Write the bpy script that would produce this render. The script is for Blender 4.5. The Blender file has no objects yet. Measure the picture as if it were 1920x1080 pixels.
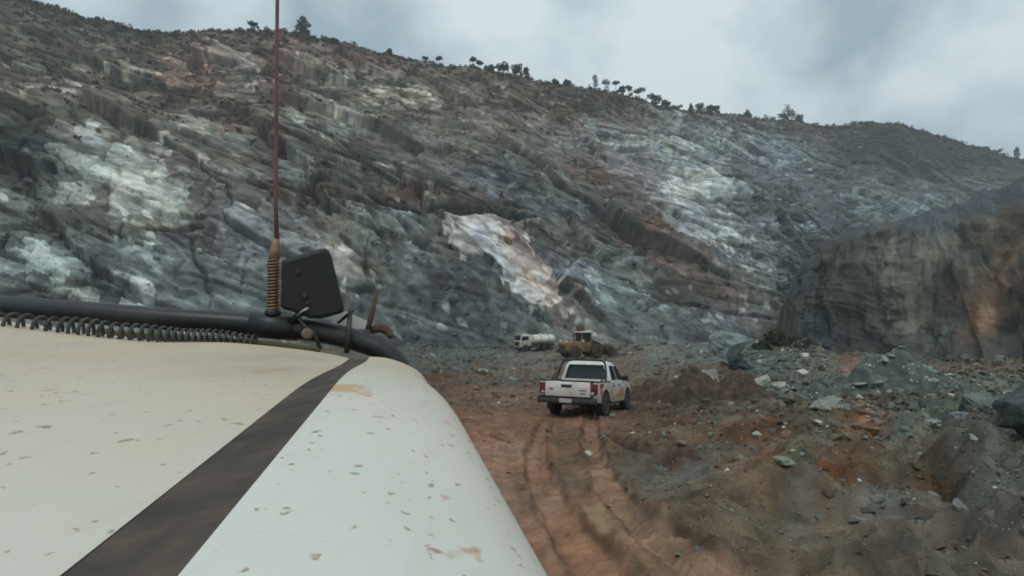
import bpy, bmesh, math, random
import numpy as np
from mathutils import Vector, Matrix

random.seed(7)
rng = np.random.default_rng(7)
SC = bpy.context.scene
COL = SC.collection
R = math.radians

# ------------------------------------------------------------------ camera, light, exposure
F = 1000.0                       # focal length in photo pixels (1920 wide)
HZ = 580.0                       # photo row of the level horizon
CZ = 2.0                         # camera height over the road
PITCH = math.atan((HZ - 540.0) / F)
cam_d = bpy.data.cameras.new('camera')
cam_d.sensor_width = 36.0
cam_d.lens = 36.0 * F / 1920.0
cam_d.clip_start = 0.02
cam_d.clip_end = 3000.0
cam = bpy.data.objects.new('camera', cam_d)
cam.location = (0, 0, CZ)
cam.rotation_euler = (R(90) + PITCH, 0, 0)
COL.objects.link(cam)
SC.camera = cam

SC.view_settings.view_transform = 'Standard'
SC.view_settings.look = 'None'
SC.view_settings.exposure = 0.12
SC.view_settings.gamma = 1.0
SC.render.engine = 'CYCLES'
SC.cycles.pixel_filter_type = 'BLACKMAN_HARRIS'
SC.cycles.filter_width = 1.9
SC.cycles.max_bounces = 6
SC.cycles.use_denoising = True

SUN_EL, SUN_AZ = 58.0, 205.0     # degrees; azimuth clockwise from +Y
sun_d = bpy.data.lights.new('sun', 'SUN')
sun_d.energy = 0.9
sun_d.angle = R(14)
sun_d.color = (1.0, 0.96, 0.9)
sun = bpy.data.objects.new('sun', sun_d)
sd = Vector((math.sin(R(SUN_AZ)) * math.cos(R(SUN_EL)), math.cos(R(SUN_AZ)) * math.cos(R(SUN_EL)), math.sin(R(SUN_EL))))
sun.rotation_euler = sd.to_track_quat('Z', 'Y').to_euler()
COL.objects.link(sun)

world = bpy.data.worlds.new('World')
SC.world = world
world.use_nodes = True
nt = world.node_tree
nt.nodes.clear()
def N(tree, typ, **kw):
    n = tree.nodes.new(typ)
    for k, v in kw.items():
        setattr(n, k, v)
    return n
def build_world():
    L = nt.links.new
    out = N(nt, 'ShaderNodeOutputWorld'); bg = N(nt, 'ShaderNodeBackground')
    bg.inputs['Strength'].default_value = 0.1
    sky = N(nt, 'ShaderNodeTexSky', sky_type='NISHITA', sun_disc=False)
    sky.sun_elevation = R(SUN_EL); sky.sun_rotation = R(SUN_AZ)
    tc = N(nt, 'ShaderNodeTexCoord')
    sep = N(nt, 'ShaderNodeSeparateXYZ'); L(tc.outputs['Generated'], sep.inputs[0])
    mx = N(nt, 'ShaderNodeMath', operation='MAXIMUM'); L(sep.outputs['Z'], mx.inputs[0]); mx.inputs[1].default_value = 0.0
    ad = N(nt, 'ShaderNodeMath', operation='ADD'); L(mx.outputs[0], ad.inputs[0]); ad.inputs[1].default_value = 0.75
    dx = N(nt, 'ShaderNodeMath', operation='DIVIDE'); L(sep.outputs['X'], dx.inputs[0]); L(ad.outputs[0], dx.inputs[1])
    dy = N(nt, 'ShaderNodeMath', operation='DIVIDE'); L(sep.outputs['Y'], dy.inputs[0]); L(ad.outputs[0], dy.inputs[1])
    cmb = N(nt, 'ShaderNodeCombineXYZ'); L(dx.outputs[0], cmb.inputs[0]); L(dy.outputs[0], cmb.inputs[1])
    n1 = N(nt, 'ShaderNodeTexNoise'); n1.inputs['Scale'].default_value = 4.2; n1.inputs['Detail'].default_value = 6
    n1.inputs['Roughness'].default_value = 0.5; n1.inputs['Distortion'].default_value = 0.15
    mp = N(nt, 'ShaderNodeMapping'); mp.inputs['Location'].default_value = (3.3, 1.7, 0.4)
    L(cmb.outputs[0], mp.inputs['Vector']); L(mp.outputs[0], n1.inputs['Vector'])
    # the cloud deck thins to the right of the pit
    mr = N(nt, 'ShaderNodeMapRange'); L(sep.outputs['X'], mr.inputs['Value'])
    mr.inputs['From Min'].default_value = -0.7; mr.inputs['From Max'].default_value = 0.8
    mr.inputs['To Min'].default_value = -0.11; mr.inputs['To Max'].default_value = 0.1
    sm = N(nt, 'ShaderNodeMath', operation='ADD'); L(n1.outputs['Fac'], sm.inputs[0]); L(mr.outputs[0], sm.inputs[1])
    cr = N(nt, 'ShaderNodeValToRGB'); L(sm.outputs[0], cr.inputs[0])
    e = cr.color_ramp.elements
    e[0].position = 0.36; e[0].color = (3.5, 4.55, 5.1, 1)
    e[1].position = 0.60; e[1].color = (7.4, 8.4, 8.6, 1)
    m = cr.color_ramp.elements.new(0.47); m.color = (5.3, 6.4, 6.85, 1)
    mix = N(nt, 'ShaderNodeMixRGB'); mix.inputs[0].default_value = 0.92
    L(sky.outputs[0], mix.inputs[1]); L(cr.outputs[0], mix.inputs[2])
    L(mix.outputs[0], bg.inputs['Color']); L(bg.outputs[0], out.inputs['Surface'])
build_world()

# ------------------------------------------------------------------ camera maths (where things of the photo stand)
cp, sp = math.cos(PITCH), math.sin(PITCH)
def ray(px, py):
    cx = (np.asarray(px, dtype=np.float64) - 960.0) / F
    cy = (540.0 - np.asarray(py, dtype=np.float64)) / F
    y = cp - sp * cy
    return cx / y, (sp + cp * cy) / y            # slopes X/Y and Z/Y
def unp(px, py, d):
    a, b = ray(px, py)
    return np.stack([a * d, np.broadcast_to(d, np.shape(a * d)), CZ + b * d], -1)
def proj(P):
    P = np.asarray(P, dtype=np.float64)
    X, Y, Z = P[..., 0], P[..., 1], P[..., 2] - CZ
    f = Y * cp + Z * sp
    u = -Y * sp + Z * cp
    f = np.maximum(f, 1e-3)
    return 960 + F * X / f, 540 - F * u / f

# ------------------------------------------------------------------ noise
def _h(i, j, k, s):
    n = (i * np.uint32(374761393) + j * np.uint32(668265263) + k * np.uint32(2147483647) + np.uint32(s * 974711 % 4294967295))
    n = (n ^ (n >> np.uint32(13))) * np.uint32(1274126177)
    n = n ^ (n >> np.uint32(16))
    n = n * np.uint32(2246822519)
    n = n ^ (n >> np.uint32(15))
    return (n & np.uint32(0xFFFFFF)).astype(np.float32) * np.float32(2.0 / 16777215.0) - np.float32(1)
def vn2(x, y, s=0):
    x = np.asarray(x, np.float32); y = np.asarray(y, np.float32)
    xi = np.floor(x); yi = np.floor(y)
    fx = x - xi; fy = y - yi
    fx = fx * fx * fx * (fx * (fx * 6 - 15) + 10); fy = fy * fy * fy * (fy * (fy * 6 - 15) + 10)
    i = xi.astype(np.int64).astype(np.uint32); j = yi.astype(np.int64).astype(np.uint32)
    o = np.uint32(1); z = np.uint32(s + 11)
    with np.errstate(over='ignore'):
        a = _h(i, j, z, s); b = _h(i + o, j, z, s); c = _h(i, j + o, z, s); d = _h(i + o, j + o, z, s)
    return (a + (b - a) * fx) * (1 - fy) + (c + (d - c) * fx) * fy
def fbm(x, y, s=0, octv=4, g=0.5, lac=2.03):
    r = 0; a = 1.0; t = 0
    for o in range(octv):
        r = r + a * vn2(x, y, s + o * 17); t += a
        x = x * lac + 3.7; y = y * lac - 1.9; a *= g
    return r / t * 1.6
def ridged(x, y, s=0, octv=3):
    r = 0; a = 1.0; t = 0
    for o in range(octv):
        r = r + a * (1 - 2 * np.abs(vn2(x, y, s + o * 13))); t += a
        x = x * 2.1 + 1.3; y = y * 2.1 + 4.1; a *= 0.5
    return r / t
def worley(x, y, s=0, jit=0.9):
    x = np.asarray(x, np.float32); y = np.asarray(y, np.float32)
    xi = np.floor(x); yi = np.floor(y)
    f1 = np.full(x.shape, 9.0, np.float32); f2 = f1.copy(); rid = np.zeros_like(f1); ox = np.zeros_like(f1); oy = np.zeros_like(f1)
    z = np.uint32(s + 3)
    with np.errstate(over='ignore'):
        for a in (-1, 0, 1):
            for b in (-1, 0, 1):
                i = (xi + a).astype(np.int64).astype(np.uint32); j = (yi + b).astype(np.int64).astype(np.uint32)
                dx = xi + a + 0.5 + 0.5 * jit * _h(i, j, z, s) - x; dy = yi + b + 0.5 + 0.5 * jit * _h(i, j, z, s + 7) - y
                d = dx * dx + dy * dy
                n = d < f1
                f2 = np.where(n, f1, np.minimum(f2, d))
                rid = np.where(n, _h(i, j, z, s + 19), rid); ox = np.where(n, dx, ox); oy = np.where(n, dy, oy)
                f1 = np.where(n, d, f1)
    return np.sqrt(f1), np.sqrt(f2), rid, ox, oy
def desat(C, k):
    l = (C * np.array([0.3, 0.5, 0.2])).sum(-1, keepdims=True)
    return l + (C - l) * k
def sstep(a, b, x):
    t = np.clip((x - a) / (b - a), 0, 1)
    return t * t * (3 - 2 * t)
def lin(c):
    c = np.asarray(c, np.float64) / 255.0
    return np.where(c <= 0.04045, c / 12.92, ((c + 0.055) / 1.055) ** 2.4)

# rock and earth zones: where each kind of rock lies (a coarse colour map with some shading in it)
def zone_map(pts, x0, x1, y0, y1, step=5, p=3.2, soft=9.0):
    P = np.array([q[:2] for q in pts], np.float32); C = lin(np.array([q[2:] for q in pts]))
    gx = np.arange(x0, x1 + step, step, dtype=np.float32); gy = np.arange(y0, y1 + step, step, dtype=np.float32)
    X, Y = np.meshgrid(gx, gy)
    num = np.zeros(X.shape + (3,)); den = np.zeros(X.shape)
    for (a, b), c in zip(P, C):
        w = 1.0 / (((X - a) ** 2 + (1.3 * (Y - b)) ** 2 + soft * soft) ** (p / 2) + 1e-6)
        num += w[..., None] * c; den += w
    G = num / den[..., None]
    def sample(px, py):
        u = np.clip((px - x0) / step, 0, len(gx) - 1.001); v = np.clip((py - y0) / step, 0, len(gy) - 1.001)
        i = u.astype(int); j = v.astype(int); fu = (u - i)[..., None]; fv = (v - j)[..., None]
        return (G[j, i] * (1 - fu) + G[j, i + 1] * fu) * (1 - fv) + (G[j + 1, i] * (1 - fu) + G[j + 1, i + 1] * fu) * fv
    return sample

def parse(s):
    out = []
    for it in s.replace('\n', ' ').split(';'):
        it = it.strip()
        if it:
            out.append([float(v) for v in it.split(',')])
    return out

HILL_Z = parse('''
-500,100,78,74,66;-500,300,84,86,80;-500,500,92,98,94;-200,100,80,76,66;-200,300,84,86,80;-200,500,92,98,94;
0,40,72,68,58;100,60,70,66,56;200,70,75,70,60;290,80,78,72,58;250,110,62,60,50;40,120,100,98,86;60,70,85,80,70;20,170,92,88,74;
110,150,112,106,94;180,130,118,116,106;160,160,122,118,108;90,115,70,68,60;150,180,75,73,66;215,150,85,82,76;130,130,66,64,56;250,145,110,110,96;
350,70,92,80,64;420,70,96,78,66;480,80,92,78,72;540,75,100,74,58;300,90,100,74,58;340,110,108,88,76;380,140,112,84,64;390,130,134,105,74;330,160,114,86,70;
420,110,112,106,104;450,130,110,106,108;440,170,112,106,104;300,190,88,68,58;350,190,92,76,62;400,190,88,76,62;450,215,84,66,56;430,235,80,62,52;
170,185,100,92,80;230,185,108,104,98;280,180,104,100,92;120,190,104,100,84;60,200,92,90,78;20,230,60,66,60;80,240,58,64,58;150,225,72,70,62;200,225,78,74,68;260,240,74,70,56;
165,250,125,132,138;180,270,120,128,128;240,265,122,130,126;310,250,98,92,88;350,225,104,112,104;370,250,110,112,110;440,260,108,114,108;
0,260,60,68,62;60,300,46,52,48;80,340,54,58,52;30,330,72,76,68;10,360,98,104,94;110,340,66,68,64;130,310,118,122,112;130,350,112,116,106;160,370,110,114,104;
190,330,122,130,120;230,310,130,138,128;270,330,138,140,126;300,340,132,136,122;250,370,138,142,130;300,380,130,134,122;330,400,126,128,116;200,355,92,96,88;180,390,84,86,78;230,390,122,128,118;290,295,92,86,76;
320,300,94,86,78;360,330,76,72,64;350,370,78,74,66;400,310,104,102,94;450,300,98,98,90;470,330,106,104,92;430,360,90,92,86;380,390,100,98,92;460,380,92,90,80;
20,420,98,104,92;70,420,92,98,90;110,430,94,100,92;150,430,84,88,82;200,440,76,80,76;240,430,84,88,82;310,440,70,72,64;340,450,82,88,96;370,450,84,84,74;400,450,70,70,60;440,440,112,118,122;460,470,104,112,118;
30,470,80,92,88;70,490,144,162,154;110,490,136,152,144;10,510,142,152,146;150,500,96,106,102;200,500,76,82,80;270,480,118,130,122;310,480,112,122,114;270,510,92,102,98;350,500,92,100,96;420,500,100,106,106;60,530,76,80,78;160,545,120,130,130;260,550,134,140,140;200,540,70,80,80;330,540,96,106,106;440,545,96,106,104;480,520,88,96,92;
520,120,104,80,76;560,120,108,96,88;600,90,104,88,80;600,130,110,104,94;640,100,100,74,60;680,120,96,72,58;720,125,98,74,60;570,150,104,92,82;540,150,98,72,66;
590,160,92,104,98;640,150,104,106,100;700,150,128,126,116;740,165,130,128,118;690,180,124,122,106;740,190,130,128,116;790,190,118,114,104;810,160,104,98,88;830,140,92,82,68;760,130,96,84,72;
880,140,84,72,58;940,145,94,84,62;870,170,96,90,80;930,180,86,76,64;880,210,106,102,92;840,210,118,114,102;820,225,112,104,96;930,225,112,106,96;
530,200,92,66,58;580,180,96,86,76;545,230,112,124,116;600,200,92,98,90;640,190,88,90,84;650,230,118,128,118;600,240,80,80,76;570,260,84,86,80;520,270,84,62,56;690,220,96,98,90;720,240,86,76,68;680,270,72,64,58;650,290,78,76,70;740,270,84,82,74;780,250,92,88,80;840,250,98,98,90;900,250,96,92,78;
560,300,100,104,98;545,330,112,122,116;620,320,84,84,78;690,310,66,64,58;670,340,72,72,66;730,320,92,92,84;770,340,98,96,86;830,310,88,88,82;880,330,80,84,84;920,340,98,104,114;950,300,92,96,90;980,270,98,100,92;
530,350,84,66,56;560,360,92,74,58;600,360,92,80,60;640,350,102,92,84;700,370,84,80,70;760,370,92,66,54;800,370,86,70,56;850,390,82,70,60;900,390,78,70,62;950,380,82,84,76;
550,400,112,112,108;600,420,98,88,68;580,390,108,118,108;640,400,100,104,94;670,390,108,110,102;690,420,92,100,90;740,410,104,110,102;770,420,98,108,104;800,410,94,102,94;650,450,92,98,88;690,460,86,92,84;720,450,88,92,82;750,450,108,114,108;780,470,100,110,116;810,450,86,90,80;640,480,140,138,126;650,500,132,130,116;700,500,82,86,78;760,500,98,104,100;780,500,112,122,124;800,500,88,94,98;830,490,82,84,76;560,440,92,98,96;590,455,116,124,126;
820,450,84,86,78;850,510,90,96,96;880,520,84,92,96;820,520,84,90,86;920,545,84,88,82;900,560,82,90,88;800,560,80,90,86;720,545,82,92,86;700,580,84,92,88;760,590,88,98,94;850,590,84,92,90;940,590,84,90,88;1000,600,86,92,88;1060,590,94,82,72;1080,560,92,78,68;
1010,430,84,86,78;1040,470,84,84,78;1050,510,96,98,104;1070,520,112,118,124;1090,560,108,124,120;1030,400,88,92,88;1050,350,86,94,86;1000,330,88,92,84;1090,400,92,98,104;1000,380,90,98,92;1060,440,92,92,84;1110,470,96,100,92;1120,520,96,106,100;1100,540,116,124,136;1120,570,104,118,116;1140,480,88,94,88;1180,500,92,104,100;1160,550,90,102,100;1200,560,86,98,96;1150,610,94,104,100;1250,590,88,98,98;1250,520,80,84,80;1220,620,86,94,92;1300,600,84,88,88;1350,600,82,90,90;1380,600,98,106,112;1100,620,100,100,90;1320,570,74,78,74;
1120,330,92,72,58;1080,310,90,74,60;1160,370,84,76,64;1110,370,84,84,76;1200,400,84,74,64;1150,410,82,78,70;1220,440,96,74,62;1250,450,104,84,72;1260,480,90,72,60;1300,490,92,76,62;1320,520,94,80,64;1360,540,100,84,68;1380,560,98,86,74;1290,530,76,70,62;1400,590,92,94,96;1190,350,96,88,76;
1000,160,98,86,70;1050,180,88,78,64;1100,190,84,74,58;1150,200,80,72,58;1180,190,82,74,62;990,190,86,74,62;1050,210,96,78,52;1030,230,108,102,96;990,220,110,104,94;1130,230,96,86,86;1180,230,106,98,94;1240,210,104,106,104;1260,240,116,128,132;1110,240,112,126,134;1150,265,118,126,124;1060,260,118,114,112;1000,260,98,92,84;1080,280,108,104,98;960,270,92,84,70;1000,290,86,88,80;1200,270,124,126,124;1250,270,126,136,136;1300,260,122,132,136;1340,280,116,126,126;1200,300,104,104,108;1230,330,102,100,104;1290,290,118,128,126;1260,310,120,130,126;1150,300,108,104,100;1180,320,116,110,112;1250,350,154,160,152;1280,360,160,166,154;1310,355,136,142,132;1340,330,144,150,140;1300,320,116,122,116;1220,360,112,104,104;1240,370,112,108,104;1330,370,116,126,124;1310,380,140,146,140;1350,390,110,116,118;1320,420,136,144,142;1340,440,150,156,152;1380,430,124,132,132;1370,460,122,128,128;1300,410,116,120,124;1420,430,104,110,114;1400,490,118,124,120;1430,500,118,124,118;1440,540,108,114,104;1420,460,106,112,108;1450,470,112,118,120;1390,520,102,104,96;1480,440,90,100,104;1520,455,76,86,88;1560,435,78,88,90;1490,500,74,84,84;1470,530,80,90,88;1545,470,72,82,84;1590,445,74,84,88;1450,600,84,90,84;1500,560,80,88,86;
1300,225,94,84,72;1400,230,92,80,66;1480,235,90,80,66;1540,250,88,80,68;1350,250,104,110,112;1400,270,104,112,116;1450,265,102,110,112;1480,290,106,120,132;1450,310,110,118,122;1420,300,106,114,116;1520,290,96,104,100;1560,300,92,98,92;1380,320,92,96,98;1420,350,80,86,88;1460,370,78,84,86;1500,340,92,98,100;1550,340,84,88,88;1520,380,90,96,98;1400,380,82,88,88;1450,400,86,92,94;1500,410,94,102,104;1540,430,94,106,110;1600,270,86,80,70;1620,240,84,82,74;1660,270,82,76,64;1700,250,84,80,72;1740,280,78,78,66;1700,290,78,76,68;1640,310,92,100,98;1620,340,86,90,88;1680,330,82,84,82;1720,320,80,80,76;1780,310,76,76,64;1830,290,80,80,60;1870,300,86,88,58;1900,310,84,84,62;1780,340,84,82,74;1700,350,90,94,90;1640,370,96,106,106;1600,380,98,110,112;1620,400,110,120,120;1680,390,104,118,124;1740,385,98,112,118;1800,350,90,98,98;1850,330,84,86,80;1900,335,84,84,78;1850,350,86,94,94;2200,350,84,86,78;2200,450,86,92,90;1700,470,90,98,100;1600,470,90,98,100
''')
SLAB_Z = parse('''
830,410,160,158,146;850,430,176,174,160;870,410,150,150,138;900,415,158,152,142;930,420,152,138,126;960,430,150,132,120;850,470,152,150,138;880,470,138,136,124;
900,450,132,138,146;920,480,142,152,158;940,520,140,152,154;955,545,144,152,152;970,490,146,128,114;960,460,140,116,98;990,480,128,110,98;980,510,142,122,110;
1000,520,164,138,112;1015,530,180,154,122;1010,560,150,136,122;1030,560,130,104,82;970,560,150,152,148;990,572,160,160,154
''')
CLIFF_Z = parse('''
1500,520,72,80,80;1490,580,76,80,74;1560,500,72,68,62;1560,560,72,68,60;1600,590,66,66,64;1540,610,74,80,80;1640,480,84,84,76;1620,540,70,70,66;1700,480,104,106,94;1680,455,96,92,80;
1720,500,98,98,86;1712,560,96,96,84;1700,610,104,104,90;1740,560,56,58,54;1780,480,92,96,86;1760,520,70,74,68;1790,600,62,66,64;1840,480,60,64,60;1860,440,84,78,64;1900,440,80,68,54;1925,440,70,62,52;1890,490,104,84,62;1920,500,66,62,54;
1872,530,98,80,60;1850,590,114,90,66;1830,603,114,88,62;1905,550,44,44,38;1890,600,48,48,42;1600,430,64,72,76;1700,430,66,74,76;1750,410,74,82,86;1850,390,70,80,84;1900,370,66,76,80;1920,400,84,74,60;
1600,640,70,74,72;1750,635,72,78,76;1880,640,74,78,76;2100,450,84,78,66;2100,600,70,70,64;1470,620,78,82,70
''')  # cliff rock colours, with the shade of its overhangs painted into the dark ones
GRND_Z = parse('''
820,720,92,72,60;880,740,100,78,66;860,780,112,86,70;900,800,118,90,74;960,790,112,86,72;1000,800,110,84,70;920,840,122,96,80;980,850,124,98,82;1020,840,118,92,76;940,900,114,92,78;1000,900,118,95,79;1030,930,124,98,80;980,960,116,92,78;1050,990,116,92,75;1050,1060,114,90,74;
1050,830,96,80,62;1070,870,92,76,62;1080,900,98,82,70;1100,930,110,88,74;1110,800,116,86,70;1110,850,106,86,70;1120,890,108,92,76;1140,960,108,94,74;1180,1040,110,90,74;
1150,840,88,72,58;1200,820,96,78,62;1280,810,92,74,60;1340,850,96,78,62;1170,880,86,80,70;1230,900,84,84,76;1290,900,82,82,78;1200,960,96,85,68;1280,960,94,82,66;1300,1040,92,80,65;1250,870,84,66,54;
1200,760,80,68,54;800,690,76,82,76;860,690,80,88,86;950,690,88,88,80;850,660,82,90,86;920,655,86,92,88;760,650,82,90,88;1000,670,96,94,86;900,705,92,80,66;840,710,88,72,58;980,710,88,78,68;400,690,84,86,80;0,700,90,84,76;600,800,112,88,74;
1180,680,98,88,76;1230,670,98,104,98;1260,690,92,84,72;1300,660,92,98,94;1340,650,104,114,112;1370,650,108,118,118;1390,680,80,92,88;1440,690,84,96,92;1480,670,86,94,84;1450,640,76,82,62;1500,650,88,96,84;1480,710,86,92,88;1430,740,84,88,78;1520,720,84,90,84;
1300,720,88,68,54;1260,740,80,62,50;1360,720,88,72,60;1320,760,76,64,50;1400,770,80,66,54;1250,780,82,64,50;
1560,660,100,100,88;1600,680,112,76,54;1700,670,98,76,54;1800,680,94,70,50;1850,700,100,78,58;1900,690,86,76,62;1750,650,70,74,70;1620,700,92,98,92;1650,690,92,108,104;1700,720,88,94,84;1780,730,86,80,68;1850,730,82,82,74;1840,750,92,100,92;1880,760,98,104,98;1900,790,84,92,90;
1400,820,106,74,52;1440,830,100,68,48;1380,850,94,72,56;1480,800,88,84,70;1560,780,86,86,76;1620,810,120,90,68;1600,800,106,84,64;1650,780,92,84,76;1700,790,84,92,84;1760,800,86,96,88;1700,830,82,94,88;1800,840,78,86,82;1880,830,78,84,82;1540,840,88,86,72;1450,870,100,72,52;1420,920,92,78,62;1500,900,88,88,72;1560,940,108,72,48;1600,920,90,72,50;1640,900,86,72,54;1620,860,86,68,56;1700,900,86,80,66;1750,930,84,68,50;1800,900,78,80,74;1880,920,78,84,80;1650,970,92,94,92;1500,970,90,89,80;1400,1000,90,82,68;1600,1020,90,82,70;1750,1000,88,85,78;1850,980,86,86,82;2200,700,86,80,70;2200,900,84,86,80
''')
hill_zone = zone_map(HILL_Z, -600, 2400, -60, 700, soft=7.0, p=4.0)
slab_zone = zone_map(SLAB_Z, 780, 1080, 380, 620, step=3)
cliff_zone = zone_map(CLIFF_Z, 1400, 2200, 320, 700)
grnd_zone = zone_map(GRND_Z, -200, 2300, 620, 1200)
K_HILL, K_CLIFF, K_GRND = 1.42, 1.28, 1.22

# ------------------------------------------------------------------ mesh, material and tagging helpers
def tag(o, label=None, cat=None, group=None, kind=None):
    if label: o['label'] = label
    if cat: o['category'] = cat
    if group: o['group'] = group
    if kind: o['kind'] = kind
    return o
def empty(name, loc, rz=0.0):
    o = bpy.data.objects.new(name, None)
    o.empty_display_size = 0.3
    o.location = loc; o.rotation_euler = (0, 0, rz)
    COL.objects.link(o)
    return o
def np_mesh(name, V, faces, mat, parent=None, cols=None, smooth=True):
    me = bpy.data.meshes.new(name)
    V = np.ascontiguousarray(V, np.float32).reshape(-1, 3); faces = np.ascontiguousarray(faces, np.int32)
    k = faces.shape[1]; nf = len(faces)
    me.vertices.add(len(V)); me.vertices.foreach_set('co', V.ravel())
    me.loops.add(nf * k); me.loops.foreach_set('vertex_index', faces.ravel())
    me.polygons.add(nf)
    me.polygons.foreach_set('loop_start', np.arange(0, nf * k, k, dtype=np.int32))
    me.polygons.foreach_set('use_smooth', np.full(nf, smooth, dtype=bool))
    if cols is not None:
        at = me.color_attributes.new('Col', 'FLOAT_COLOR', 'POINT')
        c = np.ones((len(V), 4), np.float32); c[:, :3] = cols
        at.data.foreach_set('color', c.ravel())
    me.update(calc_edges=True); me.validate()
    me.materials.append(mat)
    o = bpy.data.objects.new(name, me)
    COL.objects.link(o)
    if parent: o.parent = parent
    return o
def grid_faces(nr, nc):
    i = np.arange(nr * nc, dtype=np.int32).reshape(nr, nc)
    return np.stack([i[:-1, :-1], i[:-1, 1:], i[1:, 1:], i[1:, :-1]], -1).reshape(-1, 4)
def bm_obj(name, bm, mat, parent=None, smooth=False, bevel=0.0, seg=2):
    bmesh.ops.recalc_face_normals(bm, faces=bm.faces[:])
    me = bpy.data.meshes.new(name)
    bm.to_mesh(me); bm.free()
    me.materials.append(mat)
    if smooth:
        for p in me.polygons: p.use_smooth = True
    o = bpy.data.objects.new(name, me)
    COL.objects.link(o)
    if parent: o.parent = parent
    if bevel > 0:
        m = o.modifiers.new('bevel', 'BEVEL'); m.width = bevel; m.segments = seg; m.limit_method = 'ANGLE'; m.angle_limit = R(32)
        m.harden_normals = False
    return o
def box(bm, x0, x1, y0, y1, z0, z1, M=None):
    vs = [bm.verts.new(Vector(c) if M is None else M @ Vector(c)) for c in
          [(x0, y0, z0), (x1, y0, z0), (x1, y1, z0), (x0, y1, z0), (x0, y0, z1), (x1, y0, z1), (x1, y1, z1), (x0, y1, z1)]]
    for f in [(0, 3, 2, 1), (4, 5, 6, 7), (0, 1, 5, 4), (1, 2, 6, 5), (2, 3, 7, 6), (3, 0, 4, 7)]:
        bm.faces.new([vs[i] for i in f])
def prism_x(bm, pts, x0, x1):
    """extrude a closed (y,z) outline along x"""
    a = [bm.verts.new((x0, p[0], p[1])) for p in pts]; b = [bm.verts.new((x1, p[0], p[1])) for p in pts]
    bm.faces.new(a); bm.faces.new(b[::-1])
    n = len(pts)
    for i in range(n):
        bm.faces.new([a[i], b[i], b[(i + 1) % n], a[(i + 1) % n]])
def tube(bm, pts, rad, seg=10, caps=True):
    pts = [Vector(p) for p in pts]
    n = len(pts)
    rad = rad if hasattr(rad, '__len__') else [rad] * n
    rings = []; ref = Vector((0.13, 0.31, 0.94))
    t0 = (pts[1] - pts[0]).normalized()
    a = t0.cross(ref); a = a.normalized() if a.length > 1e-6 else Vector((1, 0, 0))
    for i, p in enumerate(pts):
        t = (pts[min(i + 1, n - 1)] - pts[max(i - 1, 0)]).normalized()
        a = (a - t * a.dot(t)).normalized(); b = t.cross(a)
        rings.append([bm.verts.new(p + (a * math.cos(2 * math.pi * k / seg) + b * math.sin(2 * math.pi * k / seg)) * rad[i]) for k in range(seg)])
    for i in range(n - 1):
        for k in range(seg):
            bm.faces.new([rings[i][k], rings[i][(k + 1) % seg], rings[i + 1][(k + 1) % seg], rings[i + 1][k]])
    if caps:
        bm.faces.new(rings[0][::-1]); bm.faces.new(rings[-1])
def lathe_x(bm, prof, cx, cy, cz, seg=28, sgn=1):
    """revolve (axial, radius) profile about an axis along x"""
    rings = []
    for ax, r in prof:
        rings.append([bm.verts.new((cx + sgn * ax, cy + r * math.cos(2 * math.pi * k / seg), cz + r * math.sin(2 * math.pi * k / seg))) for k in range(seg)])
    for i in range(len(rings) - 1):
        for k in range(seg):
            bm.faces.new([rings[i][k], rings[i][(k + 1) % seg], rings[i + 1][(k + 1) % seg], rings[i + 1][k]])
    bm.faces.new(rings[0][::-1]); bm.faces.new(rings[-1])
def smooth_path(pts, n=8):
    pts = [Vector(p) for p in pts]; out = []
    P = [pts[0] * 2 - pts[1]] + pts + [pts[-1] * 2 - pts[-2]]
    for i in range(1, len(P) - 2):
        for k in range(n):
            t = k / n
            out.append(0.5 * ((2 * P[i]) + (P[i + 1] - P[i - 1]) * t + (2 * P[i - 1] - 5 * P[i] + 4 * P[i + 1] - P[i + 2]) * t * t
                              + (3 * P[i] - P[i - 1] - 3 * P[i + 1] + P[i + 2]) * t ** 3))
    out.append(pts[-1])
    return out

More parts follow.
